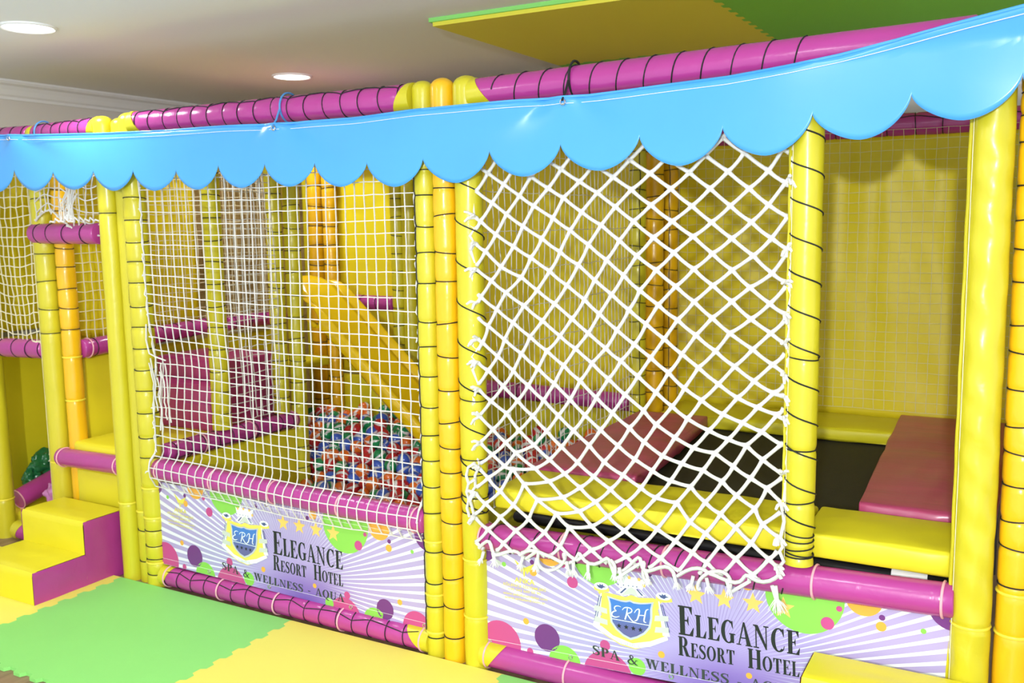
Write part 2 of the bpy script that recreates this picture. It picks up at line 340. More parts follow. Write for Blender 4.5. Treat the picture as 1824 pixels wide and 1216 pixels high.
# ---------------------------------------------------------------- padded rails
RG='padded rails of the play frame'
def rail(a,b,r,label,rings=(),m=PUR,line=None,spiral=None,ties=(),tiem=None,sag=0,caps=None,gr=RG,tiename='strap'):
    """rings: fractions along; line: angle of the lengthwise cord; caps: (left,right) yellow joint sleeves"""
    a=Vector(a);b=Vector(b); d=b-a; L=d.length; tdir=d/L
    t=thing('padded_rail',label,'padded rail',tuple((a+b)/2-Vector((0,0,r))),gr)
    fr=set([i/40 for i in range(41)])
    for q in rings:
        for e in (-.012,0,.012): fr.add(min(1,max(0,q+e/L)))
    fr=sorted(fr); pts=[];rs=[]
    for f in fr:
        p=a+d*f; p.z-=sag*4*f*(1-f); p+=Vector((0,.0015*nz((f*9,L,0),1),.0015*nz((f*9,L,3),1)))
        k=1.
        for q in rings: k-=.07*math.exp(-(((f-q)*L)/.008)**2)
        pts.append(p); rs.append(r*k)
    pts=[pts[0]-tdir*.004]+pts+[pts[-1]+tdir*.004]; rs=[r*.9]+rs+[r*.9]
    g=G(); g.tube(pts,rs,20); g.build('sleeve',m,t)
    up=Vector((0,0,1)); w=tdir.cross(up).normalized(); up=w.cross(tdir)
    def at(f,ang,k=1.): 
        p=a+d*f; p.z-=sag*4*f*(1-f); return p+(w*math.cos(ang)+up*math.sin(ang))*r*k
    if rings or spiral:
        g=G()
        pts=[]; la=line if line is not None else -PI*.5-.9
        R_=sorted(rings)
        for i,q in enumerate(R_):
            l0=la+.25*math.sin(i*2.3); c=a+d*q; c.z-=sag*4*q*(1-q)
            for k in range(23):
                an=l0+2*PI*k/22; pts.append(c+(w*math.cos(an)+up*math.sin(an))*(r*.94+.0015)+tdir*.005*math.sin(i*1.9)*math.sin(2*PI*k/22))
            if i+1<len(R_):
                l1=la+.25*math.sin((i+1)*2.3)
                for f in (.2,.5,.8): pts.append(at(q+(R_[i+1]-q)*f,l0+(l1-l0)*f,1.03))
        if pts: g.tube(pts,.0022,5)
        if spiral:
            f0,f1,pitch=spiral; nn=int((f1-f0)*L/pitch*18)
            g.tube([at(f0+(f1-f0)*i/nn,2*PI*i/18,1.02) for i in range(nn+1)],.0024,5)
        g.build('lacing',BLKC,t)
    for q in ties:
        c=a+d*q; c.z-=sag*4*q*(1-q)
        g=G(); g.ring(c,tdir,r+.0022,.0038,24,6,tilt=.004); g.build(tiename,tiem or PNK,t)
    if caps:
        for s,e in zip(caps,(0,1)):
            if s:
                c=a if e==0 else b; dd=tdir if e==0 else -tdir
                g=G(); nn=20; vs=[]
                # sleeve cut slantwise: longer at the bottom, as the gusset on the post
                for k in range(nn):
                    an=2*PI*k/nn; o=(w*math.cos(an)+up*math.sin(an))*(r+.0025)
                    vs.append(c-dd*.01+o)
                for k in range(nn):
                    an=2*PI*k/nn; o=(w*math.cos(an)+up*math.sin(an))*(r+.0025)
                    vs.append(c+dd*(s*(.55-.45*math.sin(an)*(1 if c.z>1 else -1)))+o)
                g.add(vs,[(k,(k+1)%nn,nn+(k+1)%nn,nn+k) for k in range(nn)]+[tuple(range(nn-1,-1,-1)),tuple(range(nn,2*nn))]); g.build('joint_sleeve',YEL if s>0 else ORA,t)
    return t
rail((-5.1,.10,2.135),(-4.36,.10,2.118),.048,'magenta padded top rail at the far left end of the frame',rings=rng(.03,.97,9),caps=(0,.0))
rail((-4.30,.10,2.118),(-3.735,.02,2.110),.050,'magenta laced padded top rail above the entrance, left of the front left trio',rings=rng(.06,.93,7),caps=(0,.07),line=.9)
rail((-3.475,0,2.110),(-2.0,0,2.106),.052,'long magenta laced padded top rail above the ball pit net',rings=rng(.03,.975,17),line=.95,caps=(.07,.07))
rail((-1.735,0,2.100),(-.17,0,2.130),.052,'magenta padded top rail above the rope net, black cord wound round it',spiral=(.06,.72,.092),caps=(.09,0))
rail((-3.475,0,.559),(-1.99,0,.526),.048,'smooth magenta padded rail above the left banner',ties=[.02,.25,.483,.728,.972])
rail((-1.735,0,.508),(-.165,0,.557),.050,'glossy magenta padded rail above the right banner, under the trampoline pad',rings=[],spiral=(.03,.70,.088),ties=[.005,.213,.452,.757,.985])
rail((-3.46,-.002,.055),(-1.985,-.002,.052),.046,'magenta laced padded rail on the floor under the left banner',rings=rng(.02,.985,18),line=.75,ties=[.02,.25,.475,.713,.985],caps=(.06,.10))
rail((-1.73,-.002,.056),(-.17,-.002,.058),.048,'smooth magenta padded rail on the floor under the right banner',ties=[.01,.22,.505,.75,.98],caps=(.09,.05))
rail((-4.73,.10,.052),(-4.38,.10,.052),.048,'short magenta padded rail on the floor at the far left, behind the steps',caps=(.07,0))
rail((-4.25,.095,.052),(-3.74,.09,.052),.046,'magenta padded rail on the floor behind the steps')
rail((-4.345,.07,1.637),(-3.835,.05,1.633),.050,'short magenta padded bar across the entrance under the loose net',rings=[.10,.29,.55,.83],caps=None,line=None)
rail((-4.73,.10,1.045),(-4.37,.10,1.054),.050,'magenta padded rail under the left net, at the far left edge',rings=[.03,.35,.68,.97])
rail((-4.28,.075,.510),(-3.74,.035,.532),.046,'magenta padded rail along the front of the yellow entrance platform',ties=[.06,.93])
IR='padded rails inside the play frame'
rail((-4.2,.17,1.055),(-4.2,1.02,1.090),.047,'magenta padded rail along the side wall above the entrance platform',rings=rng(.08,.95,8),ties=[.04],gr=IR)
rail((-4.2,1.14,1.088),(-4.2,1.62,1.088),.045,'short dark magenta padded rail seen through the inner net, before the wooden boards',rings=rng(.1,.9,4),gr=IR)
rail((-3.5,.055,.615),(-3.5,.93,.612),.046,'magenta laced padded rail along the left side of the ball pit',rings=rng(.05,.95,10),ties=[.25,.62,.97],line=-.6,gr=IR)
rail((-3.15,1.63,.735),(-1.82,1.63,.715),.047,'magenta padded rail on the back wall above the balls, behind the rope net',rings=rng(.05,.6,7),gr=IR)
rail((-3.80,1.66,1.19),(-3.34,1.66,1.185),.046,'short magenta padded rail on the back wall just right of the slide',rings=[.5,.75],gr=IR)
rail((-3.78,1.67,2.10),(-1.82,1.67,2.10),.046,'magenta padded top rail along the back of the ball pit',rings=rng(.03,.97,16),gr=IR)
rail((-1.66,2.00,2.085),(.0,2.00,2.085),.055,'dark magenta laced padded top rail along the back of the trampoline bay',rings=rng(.03,.97,14),line=.5,gr=IR)
rail((-3.5,.06,2.10),(-3.5,1.63,2.10),.046,'magenta padded top rail along the left side of the ball pit bay',rings=rng(.03,.97,14),gr=IR)
rail((-1.79,.06,2.10),(-1.77,1.57,2.10),.046,'magenta padded top rail between the ball pit and trampoline bays',rings=rng(.03,.97,14),gr=IR)
rail((-4.2,.19,2.10),(-4.2,1.62,2.10),.045,'magenta padded top rail along the left side of the entrance bay',rings=rng(.03,.97,12),gr=IR)

# ---------------------------------------------------------------- tarps and padded panels
def tarp(P,Q,z0,z1,label,folds=(),amp=.012,seed=0,name='vinyl_tarp',group='yellow vinyl back tarps'):
    """vertical sheet from P to Q (xy); folds: (u,depth) vertical draped folds hanging from the top"""
    P=Vector((*P,0));Q=Vector((*Q,0)); d=Q-P; L=d.length; nrm=Vector((-d.y,d.x,0)).normalized()
    nu=max(24,int(L/.022)); nv=max(16,int((z1-z0)/.04))
    def fn(u,v):
        z=z0+(z1-z0)*v; e=min(1,6*v*(1-v)+.12)
        o=amp*nz((u*L*2.2,z*1.1,0),1,seed)*e+amp*.6*nz((u*L*6+z*2,z*2.0-u,2),1,seed)*e
        for q,dp,w,sl in folds:
            o+=dp*math.exp(-((u-q-sl*(1-v))/(w*(.5+1.2*(1-v))))**2)*(v**.8)*min(1,(1-v)*9+.2)
        p=P+d*u+nrm*o; return (p.x,p.y,z)
    g=G(); g.grid(fn,nu,nv); o=g.build(name,YELT,solid=.003)
    return tag(o,label,'tarp',group)
tarp((-1.70,1.985),(-.02,1.985),.66,2.05,'wrinkled yellow vinyl tarp on the back of the trampoline bay',folds=[(.16,.012,.02,0),(.52,.014,.025,-.02),(.60,.012,.02,.0),(.76,.018,.05,.05),(.90,.012,.03,.02),(.35,-.012,.05,.1)],amp=.03,seed=1)
tarp((-3.90,1.755),(-1.79,1.755),.73,2.06,'yellow vinyl tarp on the back of the ball pit bay, above the magenta rail',amp=.016,seed=2)
tarp((-4.26,.14),(-4.26,1.0),1.10,2.06,'yellow vinyl tarp on the side wall of the entrance bay',amp=.012,seed=3)
tarp((-5.12,.78),(-4.30,.78),1.08,2.06,'yellow vinyl tarp behind the left net at the far left edge',amp=.015,seed=4)
tarp((-.02,.08),(-.02,1.95),.66,2.05,'yellow vinyl tarp on the right side of the trampoline bay, behind the seamed post',amp=.01,seed=5)
tarp((-4.16,1.81),(-3.92,1.81),.0,2.06,'narrow yellow vinyl tarp behind the orange posts by the slide top',amp=.008,seed=6)
def panel(x0,x1,y0,y1,z0,z1,label,m=YELF,seed=0,puff=.004,rnd=.012,name='padded_barrier',cat='padded barrier',group='yellow padded barriers'):
    g=G(); cushion(g,x0,x1,y0,y1,z0,z1,rnd,.06,puff,.003,seed); o=weld(g.build(name,m)); return tag(o,label,cat,group)
panel(-3.53,-3.475,.06,.922,.005,.565,'yellow padded barrier along the left side of the ball pit, below the magenta rail',seed=1)
panel(-4.0,-1.83,1.735,1.78,.005,.72,'yellow padded barrier on the back of the ball pit, below the magenta rail',seed=2)
panel(-1.84,-1.80,.07,1.56,.005,.57,'yellow padded barrier between the ball pit and the trampoline',seed=3)
panel(-4.28,-4.235,.20,1.62,.005,1.005,'yellow padded barrier on the left side wall beside the entrance platform',seed=4)
panel(-4.19,-3.76,.085,.125,.02,.46,'yellow padded barrier under the entrance platform, behind the steps',seed=5)
tarp((-5.13,.14),(-5.13,.80),1.08,2.06,'yellow vinyl tarp on the outer wall behind the far left net',amp=.015,seed=8)
panel(-5.17,-5.125,.14,.72,.005,.985,'yellow padded barrier on the outer wall of the low opening at the far left',seed=16)
panel(-5.12,-4.30,.72,.765,.005,.985,'yellow padded barrier at the back of the low opening at the far left',seed=6)
panel(-5.15,-4.29,.16,.72,.99,1.05,'yellow padded deck above the low opening at the far left',name='deck_pad',cat='deck pad',group='yellow deck pads',seed=7)
panel(-4.19,-3.56,.075,.84,.54,.600,'yellow padded entrance platform above the steps',name='deck_pad',cat='deck pad',group='yellow deck pads',seed=8,puff=.006,rnd=.02)
panel(-4.14,-3.80,1.20,1.60,.80,.855,'yellow padded upper platform at the head of the slide',name='deck_pad',cat='deck pad',group='yellow deck pads',seed=9)
panel(-4.19,-4.15,1.15,1.60,.01,.79,'yellow padded barrier under the upper platform beside the slide',seed=10)
# ---------------------------------------------------------------- steps and blocks
def stepblock(x0,x1,prof,label,name='foam_steps'):
    """prof: [(y front, y back, top z), ...] from the front"""
    y0=prof[0][0]; y1=prof[-1][1]
    t=thing(name,label,'foam steps',((x0+x1)/2,(y0+y1)/2,.0),'foam step blocks')
    g=G()
    # treads and risers as puffed panels, one skin
    prev=.002
    for k,(a,b,z) in enumerate(prof):
        def riser(u,v,a=a,z=z,p=prev):
            f=u*(1-u)*v*(1-v)*16; zz=p+(z-p)*v
            r=.012; off=0
            if v>.9: off=r*(1-math.sqrt(max(0,1-((v-.9)/.1)**2)))*.6
            return (x0+(x1-x0)*u,a-.004*f+off+.0035*nz((u*3,zz*12,k),1)*f,zz)
        def tread(u,v,a=a,b=b,z=z):
            f=u*(1-u)*v*(1-v)*16
            off=0
            if v<.05: off=.007*(1-v/.05)**2
            return (x0+(x1-x0)*u,a+(b-a)*v+(.007 if v==0 else 0),z+.005*f-off+.004*nz((u*4,v*4,k),1)*f)
        g.grid(riser,18,10); g.grid(tread,18,10); prev=z
    g.grid(lambda u,v:(x0+(x1-x0)*u,y1,.002+(prev-.002)*v),4,4)
    o=g.build('cover',YELF,t,flatten=50)
    for s,x in ((-1,x0),(1,x1)):
        def inside(y): 
            for a,b,z in prof:
                if a-1e-6<=y<=b+1e-6: last=z
            return last
        g=G(); n=46
        poly=[(y0,.002)]
        for a,b,z in prof: poly+=[(a+.004,z-.001),(b,z-.001)]
        poly+=[(y1,.002)]
        # gridded side skin with gathered wrinkles
        for k,(a,b,z) in enumerate(prof):
            def side(u,v,a=a,b=b,z=z):
                y=a+(b-a)*u; zz=.002+(z-.003)*v
                e=min(1,14*min(u if k==0 else 1,1-u if k==len(prof)-1 else 1,v,1-v))
                return (x+s*(.003+.006*e*abs(nz((y*5+zz*3,zz*7-y*3,s),1))+.004*e*nz((y*9,zz*22,3),1)),y,zz)
            g.grid(side,16,16)
        g.build('side_panel',PUR,t,flatten=80)
    return t
stepblock(-4.235,-3.78,[(-.456,-.192,.162),(-.192,.035,.316)],'two-tread foam step block with yellow treads and magenta sides at the entrance')
stepblock(-.535,-.10,[(-.42,-.24,.17),(-.24,-.056,.345)],'yellow-topped foam step block in front of the right banner at the bottom right')
def block(x0,x1,y0,y1,z0,z1,label):
    t=thing('foam_block',label,'foam block',((x0+x1)/2,(y0+y1)/2,z0),'magenta foam stair blocks')
    g=G(); cushion(g,x0,x1,y0,y1,z0,z1,.012,.05,.005,.004,z1*9); weld(g.build('cover',PBLK,t))
    g=G(); d=.0055; loop=[(x0-d,y0-d,z0+.6*(z1-z0)),(x1+d,y0-d,z0+.6*(z1-z0)),(x1+d,y1+d,z0+.6*(z1-z0)),(x0-d,y1+d,z0+.6*(z1-z0))]
    g.tube(loop,.0025,5,True); g.build('piping',PUR,t)
block(-4.185,-3.66,.50,.60,.611,.85,'lower magenta foam stair block on the entrance platform, just behind the net')
block(-4.185,-3.66,.614,1.02,.611,.965,'taller magenta foam stair block behind the lower one, left of the slide')

# ---------------------------------------------------------------- slide
def slide():
    t=thing('slide','bright yellow plastic slide running down into the balls','slide',(-3.0,1.18,.45))
    ya,yb=1.025,1.395; yc=(ya+yb)/2; hw=(yb-ya)/2
    def zb(x):
        z=1.00-.915*(x+3.2)
        lo=.405+.02*(x+2.6)**2
        k=.06; return .5*(z+lo+math.sqrt((z-lo)**2+k*k))    # soft run-out
    def xs(y): return -3.66+.16*abs((y-yc-.03)/hw)**3
    XE=-2.42; n=70
    def pt(y,h,u):
        x=xs(y)+(XE-xs(y))*u; e=.002; s=(zb(x+e)-zb(x-e))/(2*e); L=math.hypot(1,s)
        d=(x-xs(y)); crown=-.05*max(0,1-d/.10)**2   # rolled-over head
        hh=h*(1 if x<-2.75 else max(.25,1-(x+2.75)/.40)); return (x-s/L*hh,y,zb(x)+hh/L+crown)
    half=[(.014,-.045),(-.004,-.028),(-.008,0),(-.006,.026),(.002,.038),(.013,.040),(.023,.030),(.032,.014),(.046,.004),(.075,.0005)]
    sec=[(ya+a,h) for a,h in half]+[(yc-.06,0),(yc,-.001),(yc+.06,0)]+[(yb-a,h) for a,h in half[::-1]]
    def skin(lo,hi,name):
        g=G(); S=sec[lo:hi]; m=len(S); vs=[pt(y,h,(i/n)**1.15) for i in range(n+1) for y,h in S]
        g.add(vs,[(i*m+k,i*m+k+1,(i+1)*m+k+1,(i+1)*m+k) for i in range(n) for k in range(m-1)])
        return g.build(name,SLD,t,solid=.006,flatten=75)
    skin(8,15,'bed'); skin(0,9,'side_wall'); skin(14,23,'side_wall')
slide()

# ---------------------------------------------------------------- trampoline
def tramp():
    t=thing('trampoline','square trampoline with black jumping bed and yellow padded edges','trampoline',(-.9,1.0,0))
    x0,x1,y0,y1=-1.66,-.07,.02,1.93
    g=G(); g.grid(lambda u,v:(x0+.06+(x1-x0-.12)*u,y0+.28+(y1-y0-.48)*v,.618-.012*16*u*(1-u)*v*(1-v)),16,16); g.build('jumping_bed',BLK,t,solid=.004)
    g=G(); z=.575
    g.tube([(x0+.03,y0+.06,z),(x1-.03,y0+.06,z),(x1-.03,y1-.03,z),(x0+.03,y1-.03,z)],.024,10,True); g.build('frame_tube',BLKM,t)
    g=G(); g.tube([(-.34,y0+.06,z),(-.24,y0+.06,z)],.027,12); g.build('frame_clamp',TRIM,t)
    for x in (x0+.05,x1-.05):
        for y in (y0+.10,y1-.06):
            g=G(); g.tube([(x,y,.002),(x,y,z)],.02,10); g.build('leg',BLKM,t)
    def pad(a,b,c,d,e,f,s,res=.05):
        g=G(); cushion(g,a,b,c,d,e,f,.013,res,.003,.011,s); return weld(g.build('edge_pad',YELF,t))
    pad(-1.705,-.605,.026,.33,.611,.688,1); pad(-.600,-.172,.024,.335,.611,.688,2)
    pad(-1.65,-.06,1.60,1.955,.622,.684,3)
tramp()
def mat_quad(pts,z0,z1,label,seed):
    """padded mat over a slightly skewed quad: NL,NR,FR,FL"""
    a,b,c,d=[Vector(p) for p in pts]
    def xf(W):
        u=min(1,max(0,W.x)); v=min(1,max(0,W.y)); p=(a*(1-u)+b*u)*(1-v)+(d*(1-u)+c*u)*v
        ex=W.x-u; ey=W.y-v
        return Vector((p.x+ex,p.y+ey,W.z+.006*math.exp(-((W.y*1.0-.55)/.03)**2)*-1+.004*math.sin(W.y*28+seed)*.5))
    g=G()
    g2=G(); cushion(g2,0,1,0,1,z0,z1,.012,.05,.004,.005,seed,xf=xf)
    o=g2.build('crash_mat',RED); weld(o); return tag(o,label,'mat','raspberry crash mats on the trampoline')
mat_quad([(-1.73,.335),(-1.285,.37),(-1.385,1.575),(-1.735,1.56)],.635,.695,'raspberry-red padded mat on the left side of the trampoline, behind the rope net',1)
mat_quad([(-.485,.36),(-.08,.37),(-.08,1.96),(-.545,1.96)],.635,.705,'raspberry-red padded mat on the right side of the trampoline',2)
for o in [x for x in SC.objects if x.name.startswith('crash_mat')]: pass

# ---------------------------------------------------------------- rollers and bag in the low opening
panel(-5.12,-4.86,.16,.70,.003,.105,'low yellow foam pad on the floor inside the opening at the far left',name='foam_pad',cat='foam pad',group='foam pads',seed=12)
def roller(a,b,r,label):
    a=Vector(a);b=Vector(b); t=thing('foam_roller',label,'foam roller',tuple((a+b)/2-Vector((0,0,r))),'magenta foam rollers')
    d=(b-a).normalized()
    g=G(); n=14; g.tube([a+(b-a)*(i/n) for i in range(n+1)],r,28); g.build('cover',PUR,t,flatten=50)
    g=G(); g.ring(a,d,r,.0035,28,5); g.build('end_seam',PNK,t)
roller((-4.905,.215,.165),(-4.905,.62,.275),.056,'magenta foam roller lying in the low opening, its round end facing out')
def lump(c,s,seed,amp=.25,n=26):
    g=G(); vs=[]
    for i in range(n+1):
        th=PI*i/n
        for k in range(n*2):
            ph=PI*k/n; d=Vector((math.sin(th)*math.cos(ph),math.sin(th)*math.sin(ph),math.cos(th)))
            q=1+amp*nz(d,1.7,seed)+amp*.35*nz(d,5,seed)
            vs.append((c[0]+d.x*s[0]*q,c[1]+d.y*s[1]*q,c[2]+d.z*s[2]*q))
    w=2*n; g.add(vs,[(i*w+k,i*w+(k+1)%w,(i+1)*w+(k+1)%w,(i+1)*w+k) for i in range(n) for k in range(w)]); return g
bt=thing('green_bag','crumpled dark green plastic bag behind the magenta roller','plastic bag',(-5.0,.45,.24))
lump((-5.0,.47,.305),(.055,.10,.075),3,.5).build('sack',BAG,bt)
lump((-5.02,.375,.235),(.045,.05,.055),5,.5).build('handle',BAG,bt)
g=G(); g.grid(lambda u,v:(-4.945+.012*math.sin(u*3)-.02*v,.44+.10*u,.325+.045*v-.015*u),8,5); g.build('white_patch',WLAB,bt,solid=.003)
pb=lump((-4.70,.30,.20),(.045,.05,.055),8,.5).build('plastic_wrap',PBAG); tag(pb,'shiny crumpled pink plastic wrap beside the magenta roller','plastic wrap')
panel(-4.79,-4.57,.22,.42,.003,.145,'small yellow foam block under the pink plastic wrap',name='foam_pad',cat='foam pad',group='foam pads',seed=13)

# ---------------------------------------------------------------- nets
NG='white nets of the play frame'
def sqnet(fn,nu,nv,r,name_label,m=WHT,border=None,group=NG,su=2,sv=2,jit=.004,n=4,name='square_net',seed=0,skip=None):
    """fn(u,v)->3D. nu x nv meshes"""
    rnd=random.Random(seed)
    J={(i,j):Vector((rnd.uniform(-jit,jit),rnd.uniform(-jit*.3,jit*.3),rnd.uniform(-jit,jit))) for i in range(nu+1) for j in range(nv+1)}
    def at(u,v):
        i,j=u*nu,v*nv; i0,j0=min(nu-1,int(i)),min(nv-1,int(j)); a,b=i-i0,j-j0
        q=(J[i0,j0]*(1-a)+J[i0+1,j0]*a)*(1-b)+(J[i0,j0+1]*(1-a)+J[i0+1,j0+1]*a)*b
        return Vector(fn(u,v))+q
    t=None; g=G()
    for i in range(nu+1):
        if skip and skip('u',i): continue
        g.tube([at(i/nu,k/(nv*sv)) for k in range(nv*sv+1)],r,n)
    for j in range(nv+1):
        if skip and skip('v',j): continue
        g.tube([at(k/(nu*su),j/nv) for k in range(nu*su+1)],r,n)
    # small knots
    if border:
        for (ua,va,ub,vb) in border:
            L=60; g.tube([at(ua+(ub-ua)*k/L,va+(vb-va)*k/L)+Vector((.005*math.sin(k*1.9),.003*math.sin(k*2.7)-.004,.004*math.sin(k*2.3))) for k in range(L+1)],r*1.35,5)
            for k in range(0,L,4):
                p=at(ua+(ub-ua)*k/L,va+(vb-va)*k/L); q=p+Vector((rnd.uniform(-.018,.018),-.008,rnd.uniform(-.018,.01)))
                g.tube([p,(p+q)/2+Vector((0,-.004,.004)),q],[r*1.3,r*1.6,r*.7],4)
    o=g.build(name,m); return tag(o,name_label,'net',group)
# net over the ball pit front: wraps the magenta rail at its foot
def pitnet(u,v):
    zt=2.06; zb=.485-.028*u
    z=zb+(zt-zb)*v
    x=-3.468+1.475*u
    y=-.012
    zr=.559-.033*u
    if z<zr+.09:
        k=min(1,(zr+.09-z)/.06); y=-.012-.047*k*k*(3-2*k)
    if z<zr-.02: y+=.03*min(1,(zr-.02-z)/.05)
    sl=(1-u)**3
    z+=-.018*math.sin(PI*u)*(.3+.7*abs(v-.5))+.030*sl*math.exp(-((v-.48)/.12)**2)-.018*sl*math.exp(-((v-.30)/.12)**2)
    x+=.035*sl*math.exp(-((v-.36)/.08)**2)
    y+=.010*math.sin(u*7+v*3)*math.sin(PI*u)
    return (x,y-.0,z)
sqnet(pitnet,31,33,.0026,'white square-mesh net across the front of the ball pit bay',border=[(1,.05,1,.98),(0,.05,0,.98)],seed=1,jit=.0016)
# torn strands hanging at its left edge
g=G(); rr=random.Random(5)
for k in range(6):
    p=Vector((-3.455+.02*k+rr.uniform(-.01,.01),-.035,1.03+rr.uniform(-.04,.05))); pts=[p]
    for i in range(9): p=p+Vector((rr.uniform(-.008,.010),rr.uniform(-.003,.003),-.022-.012*rr.random())); pts.append(p)
    g.tube(pts,.003,4)
g.tube([(-3.46,-.03,1.23),(-3.455,-.04,1.16),(-3.44,-.04,1.10),(-3.40,-.035,1.085),(-3.36,-.02,1.07)],.0035,4)
tag(g.build('torn_cord',WHT),'torn white strands hanging at the left edge of the square net','cord')
sqnet(lambda u,v:(-4.77+.40*u,.085+.01*math.sin(u*5+v*4),1.10+.97*v-.03*math.sin(PI*u)*(1-v)),9,20,.0030,'white square-mesh net in the far left window above the magenta rail',DIRTY,border=[(0,0,1,0),(1,0,1,1)],seed=2,jit=.006)
def loose(u,v):
    z=1.70+.37*v; 
    return (-4.30+.53*u,.05-.03*math.sin(PI*u)*(1-v),z+.05*math.sin(u*6)*(1-v)-.04*u*(1-v))
sqnet(loose,12,8,.0030,'loose sagging white net bunched above the magenta entrance bar',border=[(0,0,1,0),(1,0,1,1)],seed=3,jit=.009)
g=G(); rr=random.Random(9)
for k in range(16):
    a=Vector((-3.97+rr.uniform(-.03,.05),.01,1.86+rr.uniform(-.05,.05))); b=Vector((-3.98+rr.uniform(-.06,.08),-.01,1.695+rr.uniform(-.01,.01)))
    g.tube([a,(a+b)/2+Vector((rr.uniform(-.03,.03),-.01,rr.uniform(-.02,.02))),b],.0028,4)
for k in range(10):
    a=Vector((-4.12+.036*k,-.005,1.69)); g.tube([a,a+Vector((.018,-.008,.012+rr.uniform(-.01,.012))),a+Vector((.036,0,0))],.0045,5)
tag(g.build('tangled_cord',WHT),'tangled white cord hanging onto the magenta entrance bar','cord')
sqnet(lambda u,v:(-4.20+.008*math.sin(u*6+v*5),.16+.84*u,1.10+.97*v),18,20,.0026,'yellowed square-mesh net on the side wall of the entrance bay',DIRTY,seed=4,jit=.004)
sqnet(lambda u,v:(-4.17,1.05+.55*u,1.13+.93*v),12,20,.0022,'fine net before the wooden boards, seen edge-on behind the inner posts',DIRTY,seed=14,jit=.003)
sqnet(lambda u,v:(-3.485+.01*math.sin(u*5+v*7),.46+.36*u,.68+1.38*v),8,30,.0027,'white square-mesh net between the inner posts left of the slide',WHT,seed=5,jit=.004)
sqnet(lambda u,v:(-1.785+.006*math.sin(u*9+v*4),.06+1.52*u,.57+1.50*v),33,30,.0019,'fine white net between the ball pit and the trampoline, behind the rope net',WHT,seed=6,jit=.003,skip=lambda k,i:k=='v' and i%3!=0)
sqnet(lambda u,v:(-1.67+1.62*u,1.945+.004*math.sin(u*8),.72+1.34*v),34,28,.0012,'faint square-mesh net in front of the trampoline back tarp',DIRTY,seed=7,jit=.002,su=1,sv=1)
sqnet(lambda u,v:(-3.46+1.46*u,.03+1.58*v,2.075-.04*math.sin(PI*v)*math.sin(PI*u)),30,32,.0022,'white net roof stretched over the ball pit bay, below the top rail',WHT,seed=8,jit=.003,su=1,sv=1)

